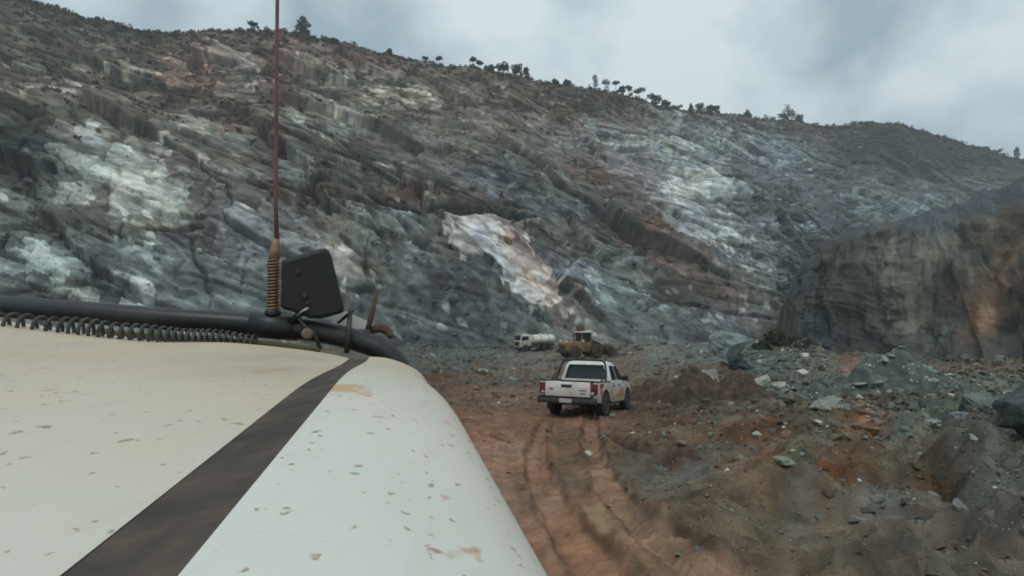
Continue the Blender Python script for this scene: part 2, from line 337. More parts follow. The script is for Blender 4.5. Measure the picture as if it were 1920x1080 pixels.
def new_mat(name):
    m = bpy.data.materials.new(name); m.use_nodes = True
    t = m.node_tree; b = t.nodes['Principled BSDF']
    return m, t, b
def rock_mat(name, scale=0.5, lo=0.62, hi=1.35, bump=0.6, bdist=0.4, rough=0.95, fine=3.0, stretch=(1, 1, 1), rot=(0, 0, 0)):
    m, t, b = new_mat(name)
    L = t.links.new
    at = N(t, 'ShaderNodeAttribute', attribute_name='Col')
    tc = N(t, 'ShaderNodeTexCoord'); mp = N(t, 'ShaderNodeMapping')
    mp.inputs['Scale'].default_value = stretch; mp.inputs['Rotation'].default_value = rot
    L(tc.outputs['Object'], mp.inputs['Vector'])
    n1 = N(t, 'ShaderNodeTexNoise'); n1.inputs['Scale'].default_value = scale; n1.inputs['Detail'].default_value = 8; n1.inputs['Roughness'].default_value = 0.62
    n2 = N(t, 'ShaderNodeTexNoise'); n2.inputs['Scale'].default_value = fine; n2.inputs['Detail'].default_value = 5; n2.inputs['Roughness'].default_value = 0.7
    L(mp.outputs[0], n1.inputs['Vector']); L(mp.outputs[0], n2.inputs['Vector'])
    r = N(t, 'ShaderNodeMapRange'); r.inputs['From Min'].default_value = 0.3; r.inputs['From Max'].default_value = 0.7
    r.inputs['To Min'].default_value = lo; r.inputs['To Max'].default_value = hi
    L(n1.outputs['Fac'], r.inputs['Value'])
    mu = N(t, 'ShaderNodeVectorMath', operation='SCALE'); L(at.outputs['Color'], mu.inputs[0]); L(r.outputs[0], mu.inputs['Scale'])
    L(mu.outputs[0], b.inputs['Base Color'])
    b.inputs['Roughness'].default_value = rough
    b.inputs['Specular IOR Level'].default_value = 0.2
    s = N(t, 'ShaderNodeMath', operation='ADD'); L(n1.outputs['Fac'], s.inputs[0])
    h = N(t, 'ShaderNodeMath', operation='MULTIPLY'); L(n2.outputs['Fac'], h.inputs[0]); h.inputs[1].default_value = 0.4; L(h.outputs[0], s.inputs[1])
    bp = N(t, 'ShaderNodeBump'); bp.inputs['Strength'].default_value = bump; bp.inputs['Distance'].default_value = bdist
    L(s.outputs[0], bp.inputs['Height']); L(bp.outputs[0], b.inputs['Normal'])
    return m
def plain(name, col, rough=0.6, metal=0.0, var=0.25, scale=6.0, dirt=None, dirt_amt=0.0, bump=0.0, spec=0.4, zfade=None):
    """paint / rubber / metal with uneven tone and patches of dust; dust is thickest low down when zfade=(z0,z1)"""
    m, t, b = new_mat(name); L = t.links.new
    tc = N(t, 'ShaderNodeTexCoord')
    n1 = N(t, 'ShaderNodeTexNoise'); n1.inputs['Scale'].default_value = scale; n1.inputs['Detail'].default_value = 6; n1.inputs['Roughness'].default_value = 0.65
    L(tc.outputs['Object'], n1.inputs['Vector'])
    r = N(t, 'ShaderNodeMapRange'); r.inputs['From Min'].default_value = 0.3; r.inputs['From Max'].default_value = 0.7
    r.inputs['To Min'].default_value = 1 - var; r.inputs['To Max'].default_value = 1 + var * 0.5
    L(n1.outputs['Fac'], r.inputs['Value'])
    c = N(t, 'ShaderNodeVectorMath', operation='SCALE'); c.inputs[0].default_value = col[:3]; L(r.outputs[0], c.inputs['Scale'])
    last = c.outputs[0]
    if dirt is not None:
        n2 = N(t, 'ShaderNodeTexNoise'); n2.inputs['Scale'].default_value = scale * 0.6; n2.inputs['Detail'].default_value = 8; n2.inputs['Roughness'].default_value = 0.7
        L(tc.outputs['Object'], n2.inputs['Vector'])
        r2 = N(t, 'ShaderNodeMapRange'); r2.inputs['From Min'].default_value = 0.62 - dirt_amt * 0.35; r2.inputs['From Max'].default_value = 0.8 - dirt_amt * 0.1
        r2.inputs['To Max'].default_value = min(1.0, 0.55 + dirt_amt * 0.4)
        L(n2.outputs['Fac'], r2.inputs['Value'])
        fac = r2.outputs[0]
        if zfade:
            sx = N(t, 'ShaderNodeSeparateXYZ'); L(tc.outputs['Object'], sx.inputs[0])
            r3 = N(t, 'ShaderNodeMapRange'); r3.inputs['From Min'].default_value = zfade[1]; r3.inputs['From Max'].default_value = zfade[0]
            L(sx.outputs['Z'], r3.inputs['Value'])
            ad = N(t, 'ShaderNodeMath', operation='ADD', use_clamp=True); L(fac, ad.inputs[0])
            m2 = N(t, 'ShaderNodeMath', operation='MULTIPLY'); L(r3.outputs[0], m2.inputs[0]); L(n1.outputs['Fac'], m2.inputs[1])
            m3 = N(t, 'ShaderNodeMath', operation='MULTIPLY'); L(m2.outputs[0], m3.inputs[0]); m3.inputs[1].default_value = 1.5
            L(m3.outputs[0], ad.inputs[1]); fac = ad.outputs[0]
        mx = N(t, 'ShaderNodeMixRGB'); L(fac, mx.inputs[0]); L(last, mx.inputs[1]); mx.inputs[2].default_value = (*dirt[:3], 1)
        last = mx.outputs[0]
    L(last, b.inputs['Base Color'])
    b.inputs['Roughness'].default_value = rough; b.inputs['Metallic'].default_value = metal
    b.inputs['Specular IOR Level'].default_value = spec
    if bump > 0:
        bp = N(t, 'ShaderNodeBump'); bp.inputs['Strength'].default_value = bump; bp.inputs['Distance'].default_value = 0.02
        L(n1.outputs['Fac'], bp.inputs['Height']); L(bp.outputs[0], b.inputs['Normal'])
    return m

DUST = (0.20, 0.12, 0.075)
M = {}
M['hill'] = rock_mat('rock_face', scale=0.5, lo=0.62, hi=1.38, bump=0.35, bdist=0.35, fine=2.2, stretch=(0.6, 0.6, 1.5), rot=(0, R(-16), 0))
M['cliff'] = rock_mat('cliff_rock', scale=0.5, lo=0.65, hi=1.35, bump=0.6, bdist=0.6, fine=2.0, stretch=(1.3, 1.3, 0.5))
M['ground'] = rock_mat('dirt_ground', scale=2.6, lo=0.6, hi=1.38, bump=0.8, bdist=0.06, fine=16.0)
M['stone'] = rock_mat('stone', scale=2.5, lo=0.75, hi=1.25, bump=0.4, bdist=0.06, fine=10.0)
M['leaf'] = rock_mat('leaf', scale=1.2, lo=0.6, hi=1.4, bump=0.0, bdist=0.01, fine=5.0, rough=0.8)
M['bark'] = plain('bark', (0.10, 0.085, 0.07), 0.9, var=0.3, scale=3)

# ------------------------------------------------------------------ hillside: the cut face of the pit
def pl(x, pts):
    p = np.array(pts, np.float64)
    return np.interp(x, p[:, 0], p[:, 1])
CREST = [(-900, -70), (-400, -45), (-100, -14), (0, -5), (60, 5), (110, 18), (150, 34), (195, 38), (240, 50), (290, 61), (350, 60), (430, 58), (480, 54), (545, 58), (580, 71), (625, 83),
         (680, 95), (760, 110), (830, 122), (900, 129), (960, 138), (1010, 150), (1090, 164), (1150, 176), (1220, 191), (1290, 208), (1350, 214), (1420, 221), (1500, 226), (1530, 234),
         (1585, 236), (1620, 228), (1690, 232), (1740, 246), (1800, 266), (1850, 281), (1920, 300), (2050, 325), (2400, 360), (2900, 390)]
CREST_D = [(-900, 100), (-400, 145), (0, 180), (400, 200), (960, 235), (1300, 285), (1600, 345), (1920, 400), (2400, 450), (2900, 470)]
TOE_D = [(-900, 38), (-400, 62), (0, 78), (400, 90), (800, 97), (1100, 104), (1300, 110), (1450, 128), (1600, 190), (1920, 250), (2400, 290), (2900, 300)]
TOE_Z = -7.0
def seg_dist(px, py, line):
    d = np.full(px.shape, 1e9, np.float32)
    for (x0, y0), (x1, y1) in zip(line[:-1], line[1:]):
        vx, vy = x1 - x0, y1 - y0
        t = np.clip(((px - x0) * vx + (py - y0) * vy) / (vx * vx + vy * vy), 0, 1)
        d = np.minimum(d, np.hypot(px - x0 - t * vx, py - y0 - t * vy))
    return d
def in_poly(px, py, poly):
    c = np.zeros(px.shape, bool); n = len(poly)
    for i in range(n):
        (x0, y0), (x1, y1) = poly[i], poly[(i + 1) % n]
        if y0 == y1: continue
        k = ((y0 > py) != (y1 > py)) & (px < (x1 - x0) * (py - y0) / (y1 - y0) + x0)
        c ^= k
    return c
SLAB = [(822, 408), (850, 404), (905, 406), (978, 413), (990, 445), (1003, 485), (1032, 522), (1050, 572), (1020, 584), (985, 575), (955, 556), (938, 532), (922, 500), (900, 476), (880, 482), (868, 492), (848, 466), (836, 432)]
CRACKS = [([(0, 86), (70, 102), (150, 142), (215, 157), (270, 166)], 2.2, 3), ([(0, 168), (60, 188), (130, 192)], 2.0, 3), ([(90, 130), (180, 152)], 2.0, 3),
          ([(330, 255), (420, 279), (500, 300)], 1.8, 2.5), ([(270, 374), (290, 380), (308, 383)], 2.2, 2.5), ([(322, 405), (352, 411)], 2.0, 2.5), ([(285, 436), (330, 430), (372, 428)], 2.6, 4),
          ([(620, 374), (700, 384), (760, 393), (860, 402), (1000, 409)], 2.6, 4), ([(500, 345), (560, 350), (620, 352)], 2.0, 3),
          ([(1170, 250), (1225, 253), (1290, 262), (1345, 274)], 2.4, 2.4), ([(1130, 275), (1160, 278), (1205, 285)], 2.4, 2.4), ([(1262, 288), (1310, 290), (1355, 293)], 2.4, 2.2),
          ([(1235, 329), (1290, 338), (1330, 346)], 2.4, 2.2), ([(1242, 368), (1285, 372), (1330, 378), (1405, 391)], 3.0, 2.4), ([(1370, 480), (1400, 486), (1432, 488)], 3.2, 2.4),
          ([(1060, 436), (1100, 442), (1168, 452)], 1.6, 2.6), ([(1000, 248), (1060, 254), (1100, 262)], 2.0, 2.4), ([(735, 195), (800, 208), (850, 222), (905, 232)], 1.8, 2.4),
          ([(1050, 300), (1120, 312), (1180, 326)], 1.8, 2.4), ([(640, 440), (690, 485), (700, 520)], 1.8, 4), ([(752, 420), (775, 455), (800, 472)], 1.8, 3.5), ([(690, 395), (720, 440), (735, 490)], 1.6, 3.5),
          ([(845, 462), (865, 472), (882, 482)], 1.8, 2.5), ([(1440, 300), (1500, 318), (1580, 330)], 2.0, 2.5), ([(0, 440), (60, 432), (130, 448)], 1.8, 3), ([(20, 450), (10, 470)], 2, 3)]
PATCH = [([(232, 262), (258, 262), (275, 300), (312, 308), (318, 345), (335, 385), (362, 402), (352, 425), (320, 424), (272, 406), (238, 404), (212, 392), (205, 350), (212, 318), (168, 306), (172, 296)], (134, 139, 126), 0.75),
         ([(118, 292), (150, 286), (158, 330), (172, 352), (172, 400), (140, 392), (108, 392), (112, 340)], (118, 122, 112), 0.6),
         ([(60, 480), (78, 476), (110, 480), (140, 482), (162, 492), (184, 514), (168, 514), (145, 498), (140, 515), (118, 530), (96, 522), (104, 506), (80, 504)], (146, 166, 158), 0.8),
         ([(0, 506), (26, 498), (30, 512), (8, 522), (-30, 530), (-30, 512)], (148, 162, 156), 0.8),
         ([(622, 450), (640, 462), (660, 478), (662, 508), (645, 512), (632, 500)], (140, 138, 125), 0.75),
         ([(740, 388), (752, 390), (762, 430), (790, 480), (788, 545), (772, 540), (765, 490), (748, 440)], (112, 120, 120), 0.6),
         ([(1242, 348), (1275, 342), (1330, 352), (1328, 372), (1290, 368), (1245, 364)], (164, 170, 158), 0.8),
         ([(1325, 316), (1345, 318), (1358, 334), (1354, 346), (1338, 340), (1328, 330)], (152, 156, 144), 0.8),
         ([(1205, 255), (1290, 264), (1350, 280), (1352, 288), (1262, 286), (1240, 280), (1205, 268)], (126, 136, 136), 0.7),
         ([(1305, 396), (1345, 410), (1380, 436), (1410, 452), (1360, 456), (1338, 440), (1318, 424)], (150, 156, 152), 0.65),
         ([(680, 148), (745, 152), (800, 180), (850, 215), (800, 205), (740, 192), (690, 182)], (134, 131, 119), 0.6),
         ([(100, 175), (150, 150), (190, 160), (190, 178), (160, 186), (115, 182)], (122, 120, 110), 0.6)]
def build_hill():
    px = np.concatenate([np.linspace(-900, -24, 74), np.arange(-20, 1945, 1.75), np.linspace(1955, 2900, 70)])
    nt_ = 440
    t = np.linspace(0, 1, nt_)
    PX, T = np.meshgrid(px, t)
    cy = pl(PX, CREST); cd = pl(PX, CREST_D); td = pl(PX, TOE_D)
    a, b = ray(PX, cy)
    zc = CZ + b * cd
    # benches: steep lower face, gentler upper slope
    U = (PX - 960) * 0.15
    steep = sstep(1150, 900, PX)
    g = T ** (1.0 + 0.35 * steep) * 0.82 + 0.18 * sstep(0.42, 0.62, T + 0.04 * vn2(U * 0.05, T * 0, 5))
    d = td + (cd - td) * g
    z = TOE_Z + (zc - TOE_Z) * T
    ax, _ = ray(PX, np.full_like(PX, 400.0))
    V = np.stack([ax * d, d, z], -1)
    ppx, ppy = proj(V)
    # outward normal of the smooth sheet
    du = np.gradient(V, axis=1); dv = np.gradient(V, axis=0)
    n = np.cross(du, dv); n /= np.linalg.norm(n, axis=-1, keepdims=True) + 1e-9
    s = np.sign((n * -V).sum(-1).mean()); n *= s
    X, Yd, Z = V[..., 0].astype(np.float32), V[..., 1].astype(np.float32), V[..., 2].astype(np.float32)
    Uw = X * 0.85 + Yd * 0.5                     # distance along the face
    w1 = fbm(Uw / 30, Z / 22, 3, 4); w2 = fbm(Uw / 11, Z / 8, 23, 3)
    ug = np.linspace(-700, 900, 1600); dipu = np.interp(ug, [-700, 50, 115, 900], [0.40, 0.38, 0.15, 0.12])
    sb = Z * 0.94 + np.interp(Uw, ug, np.cumsum(dipu) * (ug[1] - ug[0])).astype(np.float32) + 2.6 * w1 + 0.8 * w2        # across the dipping beds
    def saw(q):
        f = q - np.floor(q)
        return sstep(0, 0.72, f) - sstep(0.72, 1.0, f)
    m1 = sstep(-0.35, 0.35, fbm(Uw / 26, Z / 14, 41, 3))
    G1, G2, r0, ox0, oy0 = worley((Uw + 3 * w2) / 24.0, (Z * 0.9 + 0.4 * Uw + 2 * w1) / 15.0, 391)
    ta = np.modf(r0 * 47.3)[0]; tb = np.modf(r0 * 83.9)[0]
    disp = 1.3 * w1 + 1.5 * r0 + 4.2 * ox0 * ta + 2.6 * oy0 * tb - 0.8 * sstep(0.05, 0.0, G2 - G1)
    # long open bed lines, a few metres apart, and sparse upright joints
    sl = Z * 0.94 + np.interp(Uw, ug, np.cumsum(dipu) * (ug[1] - ug[0])).astype(np.float32) + 0.9 * w1 + 0.25 * w2
    def slot(q, wdt): f = np.abs(q - np.floor(q) - 0.5); return sstep(wdt, wdt * 0.35, f)
    lm_ = sstep(-0.15, 0.25, fbm(Uw / 16, sl / 6, 393, 3))
    disp = disp - 1.5 * slot(sl / 7.3, 0.07) * lm_ - 0.8 * slot(sl / 3.1 + 0.3, 0.09) * sstep(0.0, 0.4, fbm(Uw / 11, sl / 4, 395, 3))
    disp = disp - 0.6 * slot((Uw * 0.97 - Z * 0.25 + 1.2 * w2) / 9.7, 0.03) * sstep(0.05, 0.4, fbm(Uw / 9, Z / 7, 397, 3))
    disp = disp + m1 * 1.1 * saw(sb / 8.0) + 0.3 * saw(sb / 2.9 + 0.25 * w2) * (1 - 0.3 * m1)
    # steep joints of the lower middle face
    st = sstep(560, 640, ppx) * sstep(1060, 960, ppx) * sstep(385, 410, ppy)
    sj = Uw * 0.86 + Z * 0.55 + 1.5 * w2
    disp = disp * (1 - 0.55 * st) + st * (1.3 * saw(sj / 9.0) + 0.4 * saw(sj / 3.4))
    blk = ridged(Uw / 9, Z / 6, 61, 4)
    # joint blocks: coarse and fine cells along the beds (and along the steep joints)
    al = Uw * 0.95 - Z * 0.32; ac = sb
    hard = st + 0.25 * vn2(Uw / 3, Z / 3, 399) > 0.5
    bu = np.where(hard, Z * 0.86 - Uw * 0.5, al); bc = np.where(hard, sj + 400, ac)
    A1, A2, r1, ox1, oy1 = worley(bu / 9.5 + 0.3 * w2, bc / 5.2, 401)
    B1, B2, r2, ox2, oy2 = worley(bu / 3.4 + 0.25 * vn2(Uw / 4, Z / 3, 405), bc / 2.0, 411)
    D1, D2, r3, ox3, oy3 = worley(bu / 1.5 + 0.2 * vn2(Uw / 2, Z / 2, 407), bc / 1.05, 421)
    pz = (A2 - A1); pf = (B2 - B1)
    bm_ = 0.25 + 0.75 * sstep(-0.3, 0.5, fbm(Uw / 18, Z / 12, 431, 3))      # where the face is blocky
    t1 = np.modf(r1 * 37.7)[0]; t2 = np.modf(r1 * 91.3)[0]; t3 = np.modf(r2 * 53.1)[0]; t4 = np.modf(r2 * 77.9)[0]
    # flat faces, each leaning its own way, with open joints between them
    disp = disp + bm_ * (0.4 * r1 + 1.2 * ox1 * t1 + 0.9 * oy1 * t2) + (0.2 + 0.2 * bm_) * (0.3 * r2 + 0.55 * ox2 * t3 + 0.5 * oy2 * t4) + 0.05 * r3
    disp = disp - 0.55 * bm_ * sstep(0.07, 0.0, pz) - 0.22 * sstep(0.09, 0.0, pf) * bm_
    disp = disp + 0.2 * blk + 0.10 * vn2(Uw / 1.1, Z / 0.9, 77)
    scr = sstep(0.0, 0.12, T)                    # the foot is loose scree, smoother
    fade = sstep(1.0, 0.93, T)
    far = 1.0 + 0.25 * sstep(1300, 1900, ppx)
    disp *= (0.35 + 0.65 * scr) * (0.10 + 0.90 * fade) * far
    wx = 7 * fbm(Uw / 14, Z / 9, 91, 3); wy = 5 * fbm(Uw / 12, Z / 7, 95, 3)
    qx, qy = ppx + wx, ppy + wy
    ck = np.zeros_like(disp)
    for line, dep, wid in CRACKS:
        k = np.exp(-(seg_dist(qx, qy, line) / wid) ** 2)
        ck = np.maximum(ck, dep * k)
    slick = in_poly(qx, qy, SLAB).astype(np.float32)
    for poly, rgb, amt in PATCH[:5]:
        slick = np.maximum(slick, in_poly(qx, qy, poly) * 0.8)
    disp = disp * (1 - 0.3 * slick) + slick * 0.3 * 1.3 * w1
    disp -= ck
    V2 = V + n * disp[..., None]
    # rocks in the crest line
    V2[..., 2] += (0.5 * fbm(Uw / 5, Uw / 9, 101, 3) + 0.35 * vn2(Uw / 1.7, Uw * 0, 107)) * sstep(0.95, 1.0, T)
    # colours of rock, earth and scrub
    qx2 = ppx + 9 * fbm(Uw / 9, Z / 6, 111, 4) + 4 * vn2(sb / 1.5, Uw / 8, 113)
    qy2 = ppy + 7 * fbm(Uw / 8, Z / 5, 121, 4) + 3 * vn2(sb / 1.2, Uw / 6, 117)
    bed = vn2(sb / 1.9, Uw / 16, 131); bed2 = vn2(sb / 0.7, Uw / 7, 133)
    # a block is all of one rock: take the colour of its middle
    sc_ = F / Yd
    kx = (ox1 * 9.5 * 0.4 * bm_ + ox2 * 3.4 * 0.8 + ox3 * 1.5) * sc_; ky = (oy1 * 5.2 * 0.4 * bm_ + oy2 * 2.0 * 0.8 + oy3 * 1.05) * sc_
    qx2 = qx2 + kx * (1 - st); qy2 = qy2 - (ky - kx * 0.2) * (1 - st)
    C = hill_zone(qx2, qy2)
    ex, ey = ox2 * 3.4 * 0.4 * sc_, -oy2 * 2.0 * 0.4 * sc_
    sl = in_poly(ppx + 0.5 * wx + ex, ppy + 0.5 * wy + ey, SLAB)
    C[sl] = slab_zone(qx2[sl], qy2[sl]) * (1.0 + 0.12 * r2[sl] + 0.1 * bed2[sl])[:, None]
    for poly, rgb, amt in PATCH:
        k = in_poly(ppx + 0.7 * wx + ex, ppy + 0.7 * wy + ey, poly)
        C[k] = C[k] * (1 - amt) + lin(rgb) * amt
    # tone of single beds and blocks, rust stains, dark lichen
    jb = vn2(sj / 1.6, sb / 14, 135)
    mod = 1 + 0.16 * bed * (1 - st) + 0.14 * bed2 + 0.2 * jb * st + 0.12 * fbm(Uw / 2.4, Z / 1.7, 137, 3) + 0.08 * blk + 0.13 * r0 + 0.15 * r1 * bm_ + 0.17 * r2 + 0.22 * r3
    C = C * np.clip(mod, 0.45, 1.8)[..., None]
    lum = C.mean(-1)
    # dark scrub and loose earth caught on the ledges, in strips along the beds
    up = sstep(330, 120, ppy) * sstep(1500, 1150, ppx)
    sv = fbm(al / 7, sb / 3.0, 143, 4) + 0.35 * vn2(Uw / 1.3, Z / 0.9, 145)
    sm_ = sstep(0.28, 0.48, sv + 0.22 * up) * (0.35 + 0.42 * up) * (1 - 0.6 * sstep(480, 560, ppy))
    C = C * (1 - sm_[..., None]) + sm_[..., None] * lin((60, 55, 44)) * (1 + 0.25 * r2)[..., None]
    wv = fbm(al / 5 + 9, sb / 2.6, 147, 4) + 0.3 * r2
    wm = sstep(0.48, 0.6, wv) * 0.3 * (1 - sm_) * sstep(1700, 1450, ppx)
    C = C * (1 + wm[..., None] * 0.9) 
    br = sstep(0.35, 0.8, fbm(Uw / 4.5, Z / 2.2, 141, 4)) * 0.4 * sstep(1650, 1250, ppx)
    C = C * (1 - br[..., None]) + br[..., None] * (lum * 0.62)[..., None] * np.array([1.12, 1.0, 0.8])
    rust = sstep(0.5, 0.95, fbm(Uw / 7, Z / 6, 151, 3)) * 0.3 * sstep(420, 250, ppy) * sstep(1300, 900, ppx)
    C = C * (1 - rust[..., None]) + rust[..., None] * lum[..., None] * np.array([1.35, 0.95, 0.72])
    bl = sstep(0.10, 0.0, np.abs(vn2(sb / 1.6, Uw / 45, 165))) * sstep(-0.1, 0.4, fbm(Uw / 12, Z / 8, 167, 3)) * (1 - st)
    C = C * (1 - 0.4 * bl[..., None])
    fl = (r3 > 0.84) * sstep(-0.1, 0.5, fbm(Uw / 9, Z / 6, 169, 3)) * (1 - sm_)
    C = C * (1 + 0.75 * fl[..., None])
    pale = sstep(0.72, 1.0, fbm(Uw / 2.0, sb / 0.9, 161, 2)) * sstep(0.0, 0.3, fbm(Uw / 20, Z / 14, 163, 2) + 0.2)
    C = C * (1 + 0.3 * pale[..., None])
    gh = sstep(1500, 1640, ppx) * sstep(345, 290, ppy + 10 * fbm(Uw / 9, Z / 5, 173, 3)) * 0.62
    C = C * (1 - gh[..., None]) + gh[..., None] * lin((50, 52, 24)) * (1 + 0.35 * r3 + 0.2 * r2)[..., None]
    bw = sstep(0.0, 0.5, up + 0.4 * fbm(Uw / 8, Z / 5, 171, 3)) * 0.8
    C = C * (1 + bw[..., None] * np.array([0.16, 0.03, -0.27]))
    C = np.clip(desat(0.125 * (np.maximum(C, 1e-4) / 0.125) ** 1.22, 0.52) * np.array([0.985, 1.0, 1.02]) * K_HILL, 0.012, 0.75)
    C = C.reshape(nt_, len(px), 3)
    # the plateau behind the crest
    back = []
    for k, (dd, dz) in enumerate([(2.5, 0.25), (8, -0.4), (25, -2.5), (70, -9), (160, -25)]):
        r = V2[-1].copy(); r[:, 1] += dd * 0.9; r[:, 0] += dd * 0.35 * np.sign(r[:, 0]) * (np.abs(r[:, 0]) > 60); r[:, 2] += dz
        back.append(r)
    VV = np.concatenate([V2, np.stack(back)], 0); CC = np.concatenate([C, np.repeat(C[-1:], 5, 0)], 0)
    o = np_mesh('hillside', VV, grid_faces(VV.shape[0], VV.shape[1])[:, ::-1] if s > 0 else grid_faces(VV.shape[0], VV.shape[1]), M['hill'], cols=CC.reshape(-1, 3))
    tag(o, 'tall cut rock face of the pit with grey green beds and brown scrub along its crest', 'hillside', kind='structure')
    return px, T, V2, n, C, ppx, ppy
HPX, HT, HV, HN, HC, HPPX, HPPY = build_hill()

# ------------------------------------------------------------------ cliff: the nearer dark bench on the right with the ramp on top
def build_cliff():
    px = np.concatenate([np.arange(1452, 1945, 1.6), np.linspace(1950, 2700, 80)])
    toe_d = pl(px, [(1452, 122), (1475, 110), (1510, 98), (1560, 86), (1620, 76), (1700, 66), (1920, 60), (2700, 40)])
    top_y = pl(px, [(1452, 618), (1472, 570), (1490, 525), (1508, 500), (1535, 484), (1565, 468), (1610, 455), (1660, 440), (1720, 436), (1800, 428), (1860, 418), (1920, 404), (2100, 372), (2700, 330)])
    top_d = toe_d + pl(px, [(1452, 3), (1480, 7), (1560, 12), (1920, 16), (2700, 14)])
    rmp_y = pl(px, [(1452, 612), (1490, 517), (1508, 492), (1540, 466), (1580, 438), (1610, 424), (1660, 420), (1740, 410), (1800, 380), (1860, 356), (1920, 336), (2100, 300), (2700, 250)])
    rmp_d = top_d + pl(px, [(1452, 3), (1500, 10), (1610, 45), (1920, 60), (2700, 60)])
    rows_f, rows_r = 190, 60
    tf = np.linspace(0, 1, rows_f); tr = np.linspace(0, 1, rows_r)[1:]
    ax, _ = ray(px, np.full_like(px, 450.0))
    _, bt = ray(px, top_y); _, br_ = ray(px, rmp_y)
    zt = CZ + bt * top_d; zr = CZ + br_ * rmp_d; z0 = np.full_like(px, -7.0)
    D = np.concatenate([toe_d + (top_d - toe_d) * tf[:, None] ** 1.3, top_d + (rmp_d - top_d) * tr[:, None]], 0)
    Z = np.concatenate([z0 + (zt - z0) * tf[:, None], zt + (zr - zt) * tr[:, None] ** 1.2], 0)
    X = ax * D
    V = np.stack([X, D, Z], -1)
    ppx, ppy = proj(V)
    du = np.gradient(V, axis=1); dv = np.gradient(V, axis=0)
    n = np.cross(du, dv); n /= np.linalg.norm(n, axis=-1, keepdims=True) + 1e-9
    s = np.sign((n * -V)[:100].sum(-1).mean()); n *= s
    Uw = (X * 0.8 - D * 0.6).astype(np.float32); Zf = Z.astype(np.float32)
    face = np.concatenate([np.ones(rows_f), 1 - 0.8 * sstep(0, 0.15, tr)])[:, None]
    w = fbm(Uw / 12, Zf / 16, 5, 3)
    # vertical gullies and buttresses
    disp = 2.2 * ridged(Uw / 9 + 0.4 * w, Zf / 30, 7, 2) + 1.1 * ridged(Uw / 3.4 + w, Zf / 14, 9, 3) + 0.5 * fbm(Uw / 1.6, Zf / 2.4, 15, 3)
    edge = sstep(0, 0.06, np.concatenate([tf, np.ones(len(tr))]))[:, None]
    disp = disp * (face * 0.8 + 0.2) * (0.3 + 0.7 * edge)
    A1, A2, r1, o1, o2 = worley(Uw / 1.3 + 0.8 * w, Zf / 7.0 + 0.6 * w + 0.4 * vn2(Uw / 2, Zf / 2, 607), 601)
    B1, B2, r2, o3, o4 = worley(Uw / 1.1 + 0.8 * w, Zf / 1.3 + 0.4 * w, 611)
    G1, G2, r0, ox0, oy0 = worley(Uw / 4.6 + 0.4 * w, Zf / 22.0 + 0.3 * w, 615)
    disp = disp + (0.35 * r1 + 0.3 * r2 * sstep(-0.2, 0.5, w) + 0.7 * r0 + 1.6 * ox0 * np.modf(r0 * 47.3)[0] + 0.8 * ridged(Uw / 7, Zf / 3.2 + 0.5 * w, 617, 3)) * face
    V2 = V + n * (disp * 0.75 * sstep(1450, 1540, px))[..., None]
    V2[..., 2] += (1 - face) / 0.8 * (0.9 * fbm(Uw / 5, D.astype(np.float32) / 7, 621, 4) + 0.5 * ridged(Uw / 2, D.astype(np.float32) / 3, 625, 2))
    qx = ppx + 4 * fbm(Uw / 2, Zf / 8, 21, 3) + 5 * r2; qy = ppy + 5 * fbm(Uw / 4, Zf / 4, 31, 3)
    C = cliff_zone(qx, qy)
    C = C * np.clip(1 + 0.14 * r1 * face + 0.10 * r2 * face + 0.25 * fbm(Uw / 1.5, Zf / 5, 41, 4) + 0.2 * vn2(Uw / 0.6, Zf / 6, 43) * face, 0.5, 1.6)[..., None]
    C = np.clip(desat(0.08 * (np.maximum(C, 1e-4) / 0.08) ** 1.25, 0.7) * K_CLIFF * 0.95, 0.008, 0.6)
    back = []
    for dd, dz in [(3, 0.2), (10, -1.5), (25, -9), (60, -30)]:
        r = V2[-1].copy(); r[:, 0] *= (r[:, 1] + dd) / r[:, 1]; r[:, 1] += dd; r[:, 2] += dz; back.append(r)
    VV = np.concatenate([V2, np.stack(back)], 0); CC = np.concatenate([C, np.repeat(C[-1:], 4, 0)], 0)
    f = grid_faces(VV.shape[0], VV.shape[1])
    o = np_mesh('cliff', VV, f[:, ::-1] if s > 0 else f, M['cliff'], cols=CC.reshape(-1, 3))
    tag(o, 'dark brown bench cliff on the right with pale and orange vertical streaks under a grey ramp', 'cliff', kind='structure')
build_cliff()

# ------------------------------------------------------------------ ground: pit floor and dirt road
GP = [(-400, 0.0), (0, 0.0), (4, 0.0), (10, -0.75), (18, -1.5), (26, -2.2), (40, -3.2), (65, -4.5), (90, -4.9), (130, -5.2), (500, -5.2)]
def g_plain(Y):
    return pl(Y, GP)
def g_hit0(px, py):
    """where a line of sight meets the smooth pit floor"""
    a, b = ray(px, py)
    d = np.geomspace(2.0, 200, 4000)
    h = CZ + b * d - g_plain(d)
    i = int(np.argmax(h <= 0)) if (h <= 0).any() else len(d) - 1
    return a * d[i], d[i]
def wline(pts):
    return [g_hit0(x, y) for x, y in pts]
RUTS = [wline([(1240, 1160), (1172, 1110), (1127, 1065), (1096, 1027), (1073, 994), (1049, 961), (1026, 926), (1011, 880), (1006, 840), (1020, 792)]),
        wline([(1390, 1150), (1312, 1085), (1262, 1041), (1215, 997), (1174, 961), (1144, 926), (1121, 878), (1107, 834), (1108, 786)])]
LANE = wline([(1120, 1150), (1040, 1040), (990, 960), (965, 890), (968, 840), (1005, 785)])
FURR = [wline([(1150, 833), (1200, 856), (1262, 868), (1345, 884), (1430, 882)]), wline([(1150, 776), (1200, 784), (1260, 792), (1330, 800)]),
        wline([(880, 815), (910, 822), (950, 830)]), wline([(840, 780), (890, 770), (950, 768)])]
